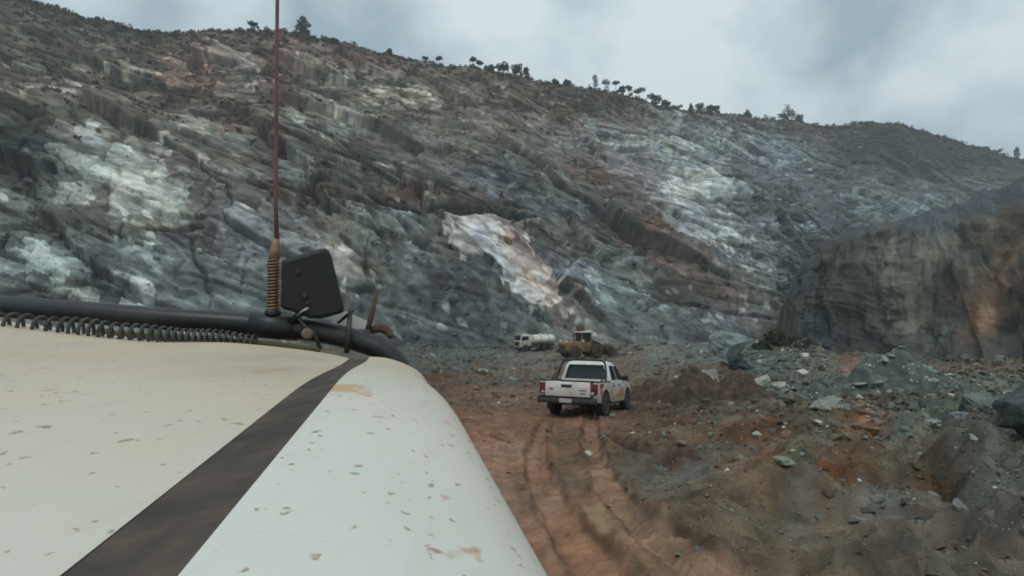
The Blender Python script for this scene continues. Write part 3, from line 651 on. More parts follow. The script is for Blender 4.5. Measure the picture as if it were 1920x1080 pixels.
STREAK = [wline([(1640, 868), (1720, 905), (1800, 960), (1900, 1040)]), wline([(1720, 830), (1790, 870), (1870, 925), (1960, 990)]), wline([(1760, 812), (1840, 845), (1930, 890)])]
LUMPS = [(g_hit0(x, y), r_, h_) for x, y, r_, h_ in [(1395, 845, 1.3, 0.26), (1330, 862, 0.9, 0.22), (1450, 815, 1.4, 0.28), (1490, 850, 0.9, 0.35), (1590, 940, 0.55, 0.3), (1645, 900, 0.45, 0.28), (1545, 960, 0.4, 0.2),
         (1700, 860, 0.8, 0.4), (1780, 905, 0.7, 0.35), (1850, 870, 0.9, 0.45), (1230, 830, 0.9, 0.22), (1290, 810, 1.0, 0.25), (1250, 985, 0.3, 0.1), (1330, 960, 0.45, 0.16), (1420, 930, 0.5, 0.22), (1880, 960, 0.5, 0.25), (1760, 990, 0.4, 0.2)]]
def ground_h(X, Y, detail=True):
    X = np.asarray(X, np.float32); Y = np.asarray(Y, np.float32)
    h = g_plain(Y).astype(np.float32)
    far = sstep(8, 45, Y)
    u = X / np.maximum(Y, 1.0)
    right = sstep(0.22, 0.55, u + 0.05 * vn2(X / 3, Y / 3, 2))
    lane = sstep(0.16, 0.04, np.abs(u - 0.05)) * sstep(30, 10, Y)
    rough = np.clip(0.45 + 0.9 * right + 0.5 * far - 0.5 * lane, 0.08, 1.6)
    h = h + (0.10 + 0.28 * far) * fbm(X / (4 + 0 * X), Y / 4, 201, 3) * rough
    flat = 0.25 + 0.75 * sstep(36, 24, Y)
    h = h + right * flat * (0.16 + 0.34 * far) * ridged(X / 3.1 + 0.25 * Y, Y / 2.6, 211, 3)
    h = h + right * 0.55 * sstep(0.5, 1.1, u) * sstep(4, 14, Y) * sstep(34, 22, Y)
    if detail:
        smooth_ = np.ones(X.shape, np.float32); nn = Y < 26
        ql = seg_dist(X[nn], Y[nn], LANE); smooth_[nn] = 0.12 + 0.88 * sstep(0.5, 1.3, ql)
        h = h + 0.07 * rough * smooth_ * fbm(X / 0.8, Y / 0.8, 221, 5, 0.6) + smooth_ * (0.10 + 0.24 * right) * np.maximum(ridged(X / 0.9, Y / 0.9, 231, 3), 0) + 0.05 * smooth_ * np.maximum(vn2(X / 0.16, Y / 0.16, 237), 0.1) + 0.15 * far * np.maximum(fbm(X / 2.2, Y / 2.2, 235, 2), 0) * rough
    near = Y < 26
    xs, ys = X[near], Y[near]
    dh = np.zeros(xs.shape, np.float32)
    wob = 0.08 * vn2(xs / 0.8, ys / 0.8, 241)
    for ln in RUTS:
        q = seg_dist(xs, ys, ln) + wob
        dh += -0.07 * sstep(0.22, 0.15, q) + 0.045 * np.exp(-((q - 0.27) / 0.08) ** 2) * (0.8 + 0.7 * vn2(xs / 0.2, ys / 0.2, 243)) + 0.012 * np.sin((ys + 0.6 * q) * 52) * sstep(0.14, 0.08, q)
    q = seg_dist(xs, ys, LANE)
    dh += -0.07 * sstep(0.55, 0.2, q) + 0.018 * vn2(q / 0.09, ys / 3.0, 247) * sstep(1.1, 0.6, q)
    for ln in FURR:
        q = seg_dist(xs, ys, ln) + 0.8 * wob
        dh += -0.13 * np.exp(-(q / 0.12) ** 2) + 0.12 * np.exp(-((q - 0.33) / 0.16) ** 2)
    for ln in STREAK:
        q = seg_dist(xs, ys, ln) + wob
        dh += -0.18 * np.exp(-(q / 0.16) ** 2) + 0.12 * np.exp(-((q - 0.4) / 0.2) ** 2)
    for (lx_, ly_), rr, hh in LUMPS:
        q = np.hypot(xs - lx_, (ys - ly_) * 0.8) / rr + 0.25 * vn2(xs / (0.4 * rr), ys / (0.4 * rr), 259)
        dh += 0.6 * hh * np.exp(-(q * 1.3) ** 2) * (1 + 0.4 * vn2(xs / 0.5, ys / 0.5, 263) + 0.2 * vn2(xs / 0.2, ys / 0.2, 265))
    h = np.array(h, np.float32); h[near] += dh
    return h
def ground_col(X, Y, Z, s=0):
    P = np.stack([X, Y, Z], -1)
    ppx, ppy = proj(P)
    m = np.asarray(Y) < 1.6
    ppy = np.where(m, 1200, ppy); ppx = np.where(m, 1000, ppx)
    sc = 1.0 / np.maximum(Y, 2)
    qx = ppx + 16 * fbm(X * sc * 22, Y * 0 + np.log(np.maximum(Y, 1)) * 14, 301 + s, 4); qy = ppy + 7 * fbm(X * sc * 18, np.log(np.maximum(Y, 1)) * 12, 311 + s, 4)
    C = grnd_zone(qx, qy)
    nn_ = np.asarray(Y) < 26
    xs, ys = np.asarray(X, np.float32)[nn_], np.asarray(Y, np.float32)[nn_]
    Cn = C[nn_]
    for ln in RUTS:                                # packed wheel tracks, paler inside and darker along their shoulders
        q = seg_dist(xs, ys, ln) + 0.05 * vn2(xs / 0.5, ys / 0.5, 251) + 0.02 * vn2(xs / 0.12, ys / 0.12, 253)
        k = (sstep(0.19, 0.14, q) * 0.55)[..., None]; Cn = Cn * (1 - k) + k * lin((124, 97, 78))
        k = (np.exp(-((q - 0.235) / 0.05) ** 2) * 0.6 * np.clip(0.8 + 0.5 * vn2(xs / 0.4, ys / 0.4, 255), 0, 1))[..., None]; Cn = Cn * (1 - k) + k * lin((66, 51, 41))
    for ln in FURR:
        q = seg_dist(xs, ys, ln) + 0.08 * vn2(xs / 0.5, ys / 0.5, 257)
        k = (np.exp(-(q / 0.13) ** 2) * 0.6)[..., None]; Cn = Cn * (1 - k) + k * lin((58, 45, 37))
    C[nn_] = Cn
    ql = np.full(np.shape(X), 9.0, np.float32); nn = np.asarray(Y) < 26
    ql[nn] = seg_dist(np.asarray(X, np.float32)[nn], np.asarray(Y, np.float32)[nn], LANE)
    lm = sstep(1.5, 0.7, ql)
    mod = 1 + (1 - lm) * (0.24 * fbm(X / 0.9, Y / 0.9, 321 + s, 4) + 0.18 * fbm(X / 0.22, Y / 0.22, 331 + s, 2)) + 0.12 * fbm(X / 5, Y / 5, 341 + s, 2) + lm * (0.14 * fbm(ql / 0.12, Y / 2.5, 345, 3) + 0.06 * fbm(X / 0.3, Y / 0.5, 347, 3))
    C = C * np.clip(mod, 0.5, 1.6)[..., None] * (1 + lm[..., None] * np.array([0.2, 0.13, 0.06]))
    # brown earth against grey crushed rock, in patches
    e = sstep(0.1, 0.5, fbm(X / 1.3, Y / 1.8, 351 + s, 4)) * 0.35 * sstep(45, 18, Y)
    gq = sstep(0.25, 0.5, fbm(X / 0.9 + 5, Y / 1.2, 361 + s, 4)) * 0.4 * sstep(1150, 1300, ppx)
    C = C * (1 - gq[..., None]) + gq[..., None] * lin((108, 112, 104)) * 0.9
    C = C * (1 - e[..., None]) + e[..., None] * C.mean(-1)[..., None] * np.array([1.22, 0.95, 0.76])
    return np.clip(desat(0.105 * (np.maximum(C, 1e-4) / 0.105) ** 1.12, 0.86) * np.array([1.06, 1.01, 0.95]) * K_GRND, 0.01, 0.5)
def build_ground():
    px = np.concatenate([np.linspace(-900, 688, 110), np.arange(700, 1962, 1.7), np.linspace(1975, 3000, 80)])
    py = np.concatenate([np.linspace(1700, 1120, 60), np.arange(1116, 655, -1.45), ])
    a = (px - 960) / F / cp
    d = []
    for y in py:
        d.append(g_hit0(960, y)[1])
    d = np.array(d); d = np.concatenate([d[d < 95], np.geomspace(96, 150, 24)])
    A, D = np.meshgrid(a, d)
    X = A * D; Y = D
    Z = ground_h(X, Y)
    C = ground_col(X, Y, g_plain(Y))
    V = np.stack([X, Y, Z], -1)
    f1 = grid_faces(*X.shape)
    # wide coarse sheet under and around it, out past the hills
    gx = np.concatenate([np.linspace(-1500, -200, 14), np.linspace(-180, 180, 37), np.linspace(200, 1500, 14)]); gy = np.concatenate([np.linspace(-1200, -60, 12), np.linspace(-40, 160, 41), np.linspace(200, 1800, 17)])
    GX, GY = np.meshgrid(gx, gy)
    inside = (GY > 1.0) & (GY < 165) & (np.abs(GX) < 2.6 * GY + 20)
    GZ = g_plain(GY) - np.where(inside, 2.2, 0.3)
    C2 = np.broadcast_to(lin((96, 88, 78)) * K_GRND, GX.shape + (3,)) * (1 + 0.15 * fbm(GX / 30, GY / 30, 3, 3))[..., None]
    V2 = np.stack([GX, GY, GZ], -1)
    f2 = grid_faces(*GX.shape) + X.size
    o = np_mesh('ground', np.concatenate([V.reshape(-1, 3), V2.reshape(-1, 3)]), np.concatenate([f1, f2]), M['ground'], cols=np.concatenate([C.reshape(-1, 3), C2.reshape(-1, 3)]))
    tag(o, 'rutted orange brown dirt road running into a pit floor of grey green crushed rock', 'ground', kind='structure')
build_ground()
def ground_at(px, py):
    """point of the real ground seen at this place of the photo"""
    a, b = ray(px, py)
    d = np.geomspace(2.0, 125, 1500)
    h = CZ + b * d - ground_h(a * d, d, False)
    i = int(np.argmax(h <= 0)) if (h <= 0).any() else len(d) - 1
    return np.array([a * d[i], d[i], float(ground_h(np.array([a * d[i]]), np.array([d[i]]))[0])])

# ------------------------------------------------------------------ stones
def hull_rock(seed, n=14, sq=(1, 0.8, 0.6), boxy=0.4):
    r = np.random.default_rng(seed)
    p = r.normal(size=(n, 3)); p /= np.linalg.norm(p, axis=1, keepdims=True)
    p = np.sign(p) * np.abs(p) ** (1 - boxy) ; p *= r.uniform(0.75, 1.0, (n, 1)) * np.array(sq) * 0.62
    bm = bmesh.new()
    for q in p: bm.verts.new(q)
    res = bmesh.ops.convex_hull(bm, input=bm.verts[:])
    bmesh.ops.delete(bm, geom=[v for v in bm.verts if not v.link_faces], context='VERTS')
    bmesh.ops.triangulate(bm, faces=bm.faces[:])
    bmesh.ops.recalc_face_normals(bm, faces=bm.faces[:])
    bm.verts.index_update()
    V = np.array([v.co[:] for v in bm.verts]); Fc = np.array([[v.index for v in f.verts] for f in bm.faces], np.int32)
    bm.free()
    return V, Fc
ROCKS = [hull_rock(50 + i, 12 + i % 5, (1, 0.85 - 0.03 * (i % 6), 0.75 - 0.06 * (i % 7)), 0.25 + 0.05 * (i % 5)) for i in range(14)]
def rot_rand(r):
    q = r.normal(size=4); q /= np.linalg.norm(q)
    w, x, y, z = q
    return np.array([[1 - 2 * (y * y + z * z), 2 * (x * y - z * w), 2 * (x * z + y * w)], [2 * (x * y + z * w), 1 - 2 * (x * x + z * z), 2 * (y * z - x * w)], [2 * (x * z - y * w), 2 * (y * z + x * w), 1 - 2 * (x * x + y * y)]])
def scatter(name, pts, sizes, cols, label, cat, flat=0.6):
    r = np.random.default_rng(len(pts))
    Vs, Fs, Cs, off = [], [], [], 0
    for p, s, c in zip(pts, sizes, cols):
        V, Fc = ROCKS[r.integers(len(ROCKS))]
        a = r.uniform(0, 2 * math.pi)
        Rm = rot_rand(r)
        W = (V @ Rm.T) * s * np.array([1, 1, flat + 0.3 * r.random()]) + p
        Vs.append(W); Fs.append(Fc + off); Cs.append(np.broadcast_to(c, W.shape)); off += len(V)
    o = np_mesh(name, np.concatenate(Vs), np.concatenate(Fs), M['stone'], cols=np.concatenate(Cs), smooth=False)
    return tag(o, label, cat, kind='stuff')
def build_rubble():
    r = np.random.default_rng(3)
    n = 90000
    PXs = r.uniform(760, 2050, n); 
    dd = np.exp(r.uniform(math.log(3.6), math.log(100), n))
    u = (PXs - 960) / F
    X = u * dd; Y = dd
    Z = ground_h(X, Y)
    ppx, ppy = proj(np.stack([X, Y, g_plain(Y)], -1))
    right = sstep(1180, 1420, ppx + 40 * vn2(X / 2, Y / 2, 7))
    clump = sstep(-0.25, 0.5, fbm(X / 2.5, Y / 2.5, 403, 3))
    dens = 0.14 + 0.86 * right * (0.35 + 0.65 * clump)
    dens *= np.where((ppx < 1130) & (ppy > 770), 0.18, 1.0)
    dens = np.where((ppx < 1170) & (ppy < 720), 0.55 * clump + 0.1, dens)
    dens = np.where((ppx > 1560) & (ppy < 700), 0.06, dens)
    dens = dens * (1 - 0.55 * sstep(830, 930, ppy))
    k = r.random(n) < dens
    X, Y, Z, ppx, ppy = X[k], Y[k], Z[k], ppx[k], ppy[k]
    m = len(X)
    s = np.clip(0.0026 * Y * r.pareto(2.0, m) + 0.0020 * Y, 0.014, None)
    s = s * (1 + 0.7 * sstep(1380, 1480, ppx) * sstep(880, 820, ppy))
    s = np.minimum(s, 0.07 + 0.016 * Y)
    C = ground_col(X, Y, g_plain(Y)) 
    t = r.random((m, 1))
    grey = lin((104, 108, 101)) * K_GRND
    pale = lin((170, 170, 160)) * K_GRND
    C = np.where(t < 0.68, C * r.uniform(0.7, 1.35, (m, 1)), np.where(t < 0.965, grey * r.uniform(0.6, 1.2, (m, 1)), pale * r.uniform(0.75, 1.1, (m, 1))))
    # fine gravel on the near ground
    k = 32000
    gd = 3.6 * (26 / 3.6) ** (r.random(k) ** 1.15); gx = (r.uniform(860, 1960, k) - 960) / F * gd
    gp, gq = proj(np.stack([gx, gd, g_plain(gd)], -1))
    keep = r.random(k) < (0.25 + 0.75 * sstep(1080, 1260, gp)) * (0.3 + 0.7 * sstep(-0.3, 0.5, fbm(gx / 1.1, gd / 1.1, 409, 3)))
    gx, gd = gx[keep], gd[keep]; kk = len(gx)
    gC = ground_col(gx, gd, g_plain(gd)); tt = r.random((kk, 1))
    gC = np.where(tt < 0.7, gC * r.uniform(0.6, 1.5, (kk, 1)), grey * r.uniform(0.7, 1.4, (kk, 1)))
    X = np.concatenate([X, gx]); Y = np.concatenate([Y, gd]); Z = np.concatenate([Z, ground_h(gx, gd)]); s = np.concatenate([s, gd * r.uniform(0.0018, 0.0046, kk)]); C = np.concatenate([C, gC])
    # fallen rock along the foot of the dark cliff and of the face
    k = 900
    bx = np.concatenate([r.uniform(1465, 2000, k), r.uniform(760, 1460, k)])
    bd = np.concatenate([pl(bx[:k], [(1465, 96), (1510, 88), (1560, 78), (1700, 64), (1920, 58), (2000, 56)]), pl(bx[k:], TOE_D) - 1]) - r.exponential(2.2, 2 * k)
    bX = (bx - 960) / F * bd; bZ = ground_h(bX, bd)
    bs = np.clip(0.18 + 0.3 * r.pareto(2.4, 2 * k), 0, 1.7)
    bC = lin((84, 88, 84)) * K_GRND * r.uniform(0.6, 1.35, (2 * k, 1))
    X = np.concatenate([X, bX]); Y = np.concatenate([Y, bd]); Z = np.concatenate([Z, bZ]); s = np.concatenate([s, bs]); C = np.concatenate([C, bC])
    scatter('rubble', np.stack([X, Y, Z + s * 0.02], -1), s, C, 'loose broken stones and gravel strewn over the pit floor and road edges', 'rubble')
    # fallen blocks lodged on the face
    nr, nc = HV.shape[:2]
    vis = (HPPX > -40) & (HPPX < 1960) & (HT < 0.93) & (HPPY < 655)
    ii = np.argwhere(vis)
    sel = ii[r.integers(len(ii), size=5200)]
    p = HV[sel[:, 0], sel[:, 1]]
    cl = fbm(p[:, 0] / 14, p[:, 2] / 9, 411, 3)
    keep = r.random(len(p)) < sstep(-0.5, 0.6, cl)
    sel = sel[keep]; p = p[keep]
    c = HC[sel[:, 0], sel[:, 1]]
    s = np.clip(0.35 + 0.42 * r.pareto(2.6, len(p)), 0.3, 2.2) * (0.6 + p[:, 1] / 260)
    t = r.random((len(p), 1))
    c = np.where(t < 0.80, c * r.uniform(0.8, 1.25, (len(p), 1)), np.clip(c * 0.5 + lin((190, 192, 184)) * K_HILL * 0.45, 0, 0.6))
    s = np.where(t[:, 0] < 0.80, s, s * 0.75)
    scatter('scree', p + HN[sel[:, 0], sel[:, 1]] * 0.1 * s[:, None], s, c, 'fallen blocks and pale stones lodged on the cut rock face', 'scree', 0.7)
build_rubble()

def fine_rock(name, px, py, wpx, hpx, rgb, label, seed, cat='boulder', depth=1.0, yaw=0.0, tilt=0.0, boxy=0.5, sink=0.12, cut=1):
    """one boulder of its own: a hull chipped and roughened"""
    p = ground_at(px, py)
    w = wpx / F * p[1]; h = hpx / F * p[1]
    V, Fc = hull_rock(seed, 16, (1.0, 1.0, 1.0), boxy)
    bm = bmesh.new()
    vs = [bm.verts.new(v) for v in V]
    for f in Fc: bm.faces.new([vs[i] for i in f])
    bmesh.ops.subdivide_edges(bm, edges=bm.edges[:], cuts=5, use_grid_fill=True)
    me = bpy.data.meshes.new(name); bm.to_mesh(me); bm.free()
    n = len(me.vertices); co = np.empty(n * 3, np.float32); me.vertices.foreach_get('co', co); co = co.reshape(-1, 3)
    co -= (co.max(0) + co.min(0)) / 2; co /= (co.max(0) - co.min(0))
    k = co / (np.linalg.norm(co, axis=1, keepdims=True) + 1e-6)
    w1_, w2_, wr, wo, wp = worley(co[:, 0] * 4 + co[:, 1] * 2 + seed, co[:, 2] * 5 + co[:, 1] * 2.5, seed)
    co = co + k * (0.07 * fbm(co[:, 0] * 5 + seed, co[:, 1] * 5 + co[:, 2] * 4, seed, 4) + 0.012 * wr + 0.03 * wo)[:, None]
    co = co * np.array([w, w * depth, h * (1 + sink)])
    ct, st_ = math.cos(tilt), math.sin(tilt)
    co = co @ np.array([[ct, 0, st_], [0, 1, 0], [-st_, 0, ct]])
    co[:, 2] += h * (0.5 - sink * 0.5)
    me.vertices.foreach_set('co', co.ravel())
    at = me.color_attributes.new('Col', 'FLOAT_COLOR', 'POINT')
    c = np.ones((n, 4), np.float32)
    c[:, :3] = desat(lin(rgb)[None], 0.75) * K_GRND * 0.92 * (1 + 0.22 * fbm(co[:, 0] / w * 4, co[:, 2] / h * 4 + co[:, 1] / w * 3, seed + 5, 3))[:, None]
    at.data.foreach_set('color', c.ravel()); me.update()
    me.materials.append(M['stone'])
    o = bpy.data.objects.new(name, me); COL.objects.link(o)
    o.location = p; o.rotation_euler = (0, 0, yaw)
    return tag(o, label, cat)
BG = 'boulders lying on the pit floor'
for a in [
    ('boulder', 1368, 668, 74, 46, (112, 124, 124), 'big jagged blue grey boulder at the foot of the rock face above the brown mounds', 3, 0.8, 0.3, 0.1),
    ('boulder', 1388, 692, 44, 24, (62, 74, 72), 'low dark green black boulder behind the rounded brown mound', 5, 0.9, 0.2, 0.0),
    ('boulder', 1328, 724, 46, 30, (150, 146, 138), 'pale flat faced block wedged between the two brown dirt mounds', 9, 0.7, 0.1, 0.25),
    ('boulder', 1424, 726, 40, 15, (160, 160, 150), 'long pale splinter of rock leaning on the right side of the rounded brown mound', 12, 0.35, -0.2, 0.55),
    ('boulder', 1385, 752, 15, 9, (215, 208, 196), 'small white stone in front of the rounded brown mound', 14, 0.8, 0.0, 0.0),
    ('boulder', 1466, 734, 34, 12, (156, 160, 152), 'low pale stone right of the long leaning splinter', 17, 0.8, 0.4, 0.0),
    ('boulder', 1550, 786, 46, 22, (128, 138, 126), 'pale speckled slab lying between the dirt mounds and the grey rubble heap', 19, 0.8, 0.4, 0.2),
    ('boulder', 1848, 790, 92, 52, (98, 110, 102), 'large grey green boulder with a flat top in the pile at the right edge', 23, 0.8, 0.2, 0.05),
    ('boulder', 1930, 838, 84, 84, (76, 86, 84), 'tall smooth dark boulder cut by the right edge of the view', 25, 0.8, 0.1, 0.1),
    ('boulder', 1796, 794, 30, 20, (112, 124, 128), 'small round blue grey boulder left of the large flat topped one', 29, 0.9, 0.0, 0.0),
    ('boulder', 1742, 780, 34, 22, (70, 80, 72), 'dark blocky stone left of the small round blue grey boulder', 31, 0.8, 0.3, 0.0),
    ('boulder', 1640, 694, 48, 26, (92, 110, 108), 'blue green boulder on the crown of the grey rubble heap', 33, 0.8, 0.2, 0.1),
    ('boulder', 1620, 826, 50, 26, (150, 108, 78), 'orange brown clod of earth standing out of the grey rubble', 37, 0.7, 0.1, 0.1),
    ('boulder', 1472, 918, 42, 13, (120, 126, 104), 'flat pale green stone on the dirt left of the orange patch', 39, 0.7, 0.2, 0.0),
    ('boulder', 1750, 825, 30, 12, (132, 142, 138), 'thin pale stone on the grey bank in front of the boulder pile', 41, 0.7, 0.3, 0.1),
    ('boulder', 905, 702, 22, 8, (140, 142, 136), 'pale flat stone at the grey edge of the road left of the pickup', 43, 0.7, 0.3, 0.0),
]:
    fine_rock(a[0], a[1], a[2], a[3], a[4], a[5], a[6], a[7], depth=a[8], yaw=a[9], tilt=a[10])['group'] = BG

def heap(name, cx_px, base_py, w_m, dep_m, h_m, rgb1, rgb2, label, seed, peaks, cat='mound'):
    p = ground_at(cx_px, base_py)
    n = 130
    g = np.linspace(-1, 1, n); A, B = np.meshgrid(g, g)
    X = A * w_m / 2; Y = B * dep_m / 2
    hh = np.zeros_like(A)
    for (ax, ay, rr, k) in peaks:
        q = np.hypot((A - ax) / rr, (B - ay) / rr)
        hh = np.maximum(hh, k * np.clip(1 - q, 0, 1) ** 1.15)
    ed = np.maximum(np.abs(A), np.abs(B))
    hh = hh + 0.14 * fbm(X / 0.7, Y / 0.7, seed, 4) * sstep(0, 0.25, hh) + 0.07 * ridged(X / 0.35, Y / 0.35, seed + 3, 2) * sstep(0, 0.2, hh)
    gz = ground_h(X + p[0], Y + p[1], False)
    Zw = gz + hh * h_m - 0.18 * (1 - sstep(0, 0.18, hh)) - 0.5 * sstep(0.85, 1, ed)
    t = np.clip(0.5 + 0.6 * fbm(X / 0.9, Y / 0.9, seed + 9, 4), 0, 1)[..., None]
    C = desat(lin(rgb1) * (1 - t) + lin(rgb2) * t, 0.8) * K_GRND * 0.82 * (1 + 0.25 * fbm(X / 0.25, Y / 0.25, seed + 11, 3))[..., None]
    o = np_mesh(name, np.stack([X, Y, Zw - p[2]], -1), grid_faces(n, n), M['ground'], cols=C.reshape(-1, 3))
    o.location = p
    tag(o, label, cat, 'heaps of spoil beside the road')
    # a few stones of the heap itself
    return o, p
heap('dirt_mound', 1268, 752, 6.0, 5.0, 1.75, (78, 64, 50), (94, 78, 62), 'wide brown dirt mound just right of the white pickup', 503, [(0.28, 0.0, 0.62, 1.0), (-0.25, -0.05, 0.6, 0.6), (0.0, -0.3, 0.6, 0.55), (0.5, -0.25, 0.42, 0.5)])
heap('dirt_mound', 1385, 752, 3.4, 3.4, 1.5, (88, 72, 60), (80, 66, 52), 'smooth rounded brown dirt mound behind the small white stone', 511, [(0.0, 0.0, 0.95, 1.0)])
heap('rubble_heap', 1655, 742, 8.2, 5.0, 1.6, (82, 90, 84), (100, 106, 98), 'long heap of grey green broken rock before the orange flat', 521, [(-0.1, 0, 0.6, 0.9), (0.2, 0.05, 0.62, 1.0), (-0.45, -0.05, 0.5, 0.6), (0.6, -0.1, 0.4, 0.4)], cat='heap')
def heap_stones():
    r = np.random.default_rng(77)
    P, S, C = [], [], []
    o = bpy.data.objects['rubble_heap']
    co = np.empty(len(o.data.vertices) * 3, np.float32); o.data.vertices.foreach_get('co', co); co = co.reshape(-1, 3)
    gz = ground_h(co[:, 0] + o.location.x, co[:, 1] + o.location.y, False) - o.location.z
    ok = np.where(co[:, 2] - gz > 0.1)[0]
    for i in r.choice(ok, 420):
        s = 0.07 + 0.09 * r.pareto(2.5); s = min(s, 0.5)
        P.append(co[i] + np.array(o.location) + np.array([0, 0, s * 0.1])); S.append(s)
        C.append(lin(((96, 112, 106), (120, 130, 124), (170, 174, 166), (84, 90, 84))[r.choice(4, p=[0.45, 0.3, 0.1, 0.15])]) * K_GRND * r.uniform(0.8, 1.2))
    V, Fs, Cs, off = [], [], [], 0
    for p, s, c in zip(P, S, C):
        v, f = ROCKS[r.integers(len(ROCKS))]
        w = (v @ rot_rand(r).T) * s * np.array([1, 1, .75]) + p - np.array(o.location)
        V.append(w); Fs.append(f + off); Cs.append(np.broadcast_to(c, w.shape)); off += len(v)
    q = np_mesh('broken_stones', np.concatenate(V), np.concatenate(Fs), M['stone'], parent=o, cols=np.concatenate(Cs), smooth=False)
    q['kind'] = 'stuff'
heap_stones()

# ------------------------------------------------------------------ the vehicle the camera rides in: bonnet, bull bar, whip aerial
VA = math.atan((960 - 745) / F)              # heading, turned left of the view
ca, sa = math.cos(VA), math.sin(VA)
def vw(lx, ly, drop):
    """vehicle coordinates (right, forward, below the eye) to world"""
    return Vector((lx * ca - ly * sa, lx * sa + ly * ca, CZ - drop))
def vl(px, py, L):
    """point of a cross section L metres ahead along the vehicle"""
    a, b = ray(px, py); a = float(a); b = float(b)
    Y = L / (ca - a * sa)
    return (a * Y * ca + Y * sa, L, -b * Y)
def vp(px, py, L):
    return vw(*vl(px, py, L))

def hood_mat():
    m, t, b = new_mat('dusty_white_paint'); L = t.links.new
    tc = N(t, 'ShaderNodeTexCoord')
    at = N(t, 'ShaderNodeAttribute', attribute_name='Col')      # r: road dust settled towards the nose
    sep = N(t, 'ShaderNodeSeparateColor'); L(at.outputs['Color'], sep.inputs[0])
    def noise(scale, det, rough, vec):
        n = N(t, 'ShaderNodeTexNoise'); n.inputs['Scale'].default_value = scale; n.inputs['Detail'].default_value = det; n.inputs['Roughness'].default_value = rough
        L(vec, n.inputs['Vector']); return n.outputs['Fac']
    def rng_(v, a, b_, c, d):
        r = N(t, 'ShaderNodeMapRange'); r.inputs['From Min'].default_value = a; r.inputs['From Max'].default_value = b_
        r.inputs['To Min'].default_value = c; r.inputs['To Max'].default_value = d; L(v, r.inputs['Value']); return r.outputs[0]
    def mul(a, b_):
        r = N(t, 'ShaderNodeMath', operation='MULTIPLY'); L(a, r.inputs[0])
        if isinstance(b_, float): r.inputs[1].default_value = b_
        else: L(b_, r.inputs[1])
        return r.outputs[0]
    def mixc(f, a, col):
        x = N(t, 'ShaderNodeMixRGB'); L(f, x.inputs[0])
        if isinstance(a, tuple): x.inputs[1].default_value = a
        else: L(a, x.inputs[1])
        x.inputs[2].default_value = col; return x.outputs[0]
    obj = tc.outputs['Object']
    mp = N(t, 'ShaderNodeMapping'); mp.inputs['Scale'].default_value = (1.0, 0.45, 1.0); L(obj, mp.inputs['Vector'])
    film = noise(5.0, 6, 0.6, mp.outputs[0])
    f1 = N(t, 'ShaderNodeMath', operation='ADD', use_clamp=True); L(mul(sep.outputs[0], 0.72), f1.inputs[0]); L(mul(rng_(film, 0.42, 0.75, 0.0, 0.5), sep.outputs[0]), f1.inputs[1])
    c = mixc(f1.outputs[0], (0.74, 0.745, 0.69, 1), (0.60, 0.46, 0.315, 1))
    # thin grey green film
    c = mixc(rng_(noise(2.4, 5, 0.55, obj), 0.38, 0.7, 0.0, 0.4), c, (0.60, 0.595, 0.48, 1))
    # streaks of grit dragged by the wiper and wind
    ms = N(t, 'ShaderNodeMapping'); ms.inputs['Scale'].default_value = (60, 7, 20); ms.inputs['Rotation'].default_value = (0, 0, R(8)); L(obj, ms.inputs['Vector'])
    c = mixc(rng_(noise(1.0, 3, 0.6, ms.outputs[0]), 0.56, 0.8, 0.0, 0.22), c, (0.47, 0.40, 0.30, 1))
    # mud splashes: spots and smears of several sizes
    for sc, th, col, st_ in [(19.0, 0.10, (0.47, 0.26, 0.125, 1), (1.0, 0.8, 0.15)), (46.0, 0.12, (0.30, 0.175, 0.09, 1), (1.0, 0.8, 0.15)), (8.0, 0.10, (0.60, 0.34, 0.17, 1), (0.8, 0.55, 0.1)), (85.0, 0.15, (0.32, 0.21, 0.12, 1), (1.0, 0.8, 0.15))]:
        mv = N(t, 'ShaderNodeMapping'); mv.inputs['Scale'].default_value = st_; mv.inputs['Rotation'].default_value = (0, 0, R(-12)); L(obj, mv.inputs['Vector'])
        ad = N(t, 'ShaderNodeVectorMath', operation='ADD'); L(mv.outputs[0], ad.inputs[0])
        nz = N(t, 'ShaderNodeTexNoise'); nz.inputs['Scale'].default_value = sc * 2.2; nz.inputs['Detail'].default_value = 3; L(mv.outputs[0], nz.inputs['Vector'])
        sv = N(t, 'ShaderNodeVectorMath', operation='SCALE'); L(nz.outputs['Color'], sv.inputs[0]); sv.inputs['Scale'].default_value = 0.9 / sc; L(sv.outputs[0], ad.inputs[1])
        vo = N(t, 'ShaderNodeTexVoronoi'); vo.inputs['Scale'].default_value = sc; vo.inputs['Randomness'].default_value = 1.0; L(ad.outputs[0], vo.inputs['Vector'])
        sc_ = N(t, 'ShaderNodeSeparateColor'); L(vo.outputs['Color'], sc_.inputs[0])
        size = rng_(sc_.outputs[0], 0.2, 1.0, 0.0, th * 1.75)
        df = N(t, 'ShaderNodeMath', operation='SUBTRACT'); L(size, df.inputs[0]); L(vo.outputs['Distance'], df.inputs[1])
        c = mixc(rng_(df.outputs[0], -0.02, 0.07, 0.0, 0.75), c, col)
    L(c, b.inputs['Base Color'])
    L(rng_(film, 0.35, 0.7, 0.32, 0.62), b.inputs['Roughness'])
    b.inputs['Specular IOR Level'].default_value = 0.28
    return m
M['hood'] = hood_mat()
M['stripe'] = plain('black_stripe', (0.066, 0.055, 0.047), 0.75, var=0.25, scale=14, dirt=(0.20, 0.145, 0.10), dirt_amt=0.5, spec=0.25)
M['rubber'] = plain('black_rubber', (0.022, 0.023, 0.025), 0.55, var=0.3, scale=10, dirt=(0.09, 0.075, 0.06), dirt_amt=0.3)
M['bar'] = plain('black_bar_coat', (0.020, 0.022, 0.024), 0.42, var=0.25, scale=9, dirt=(0.075, 0.065, 0.055), dirt_amt=0.3, spec=0.45)
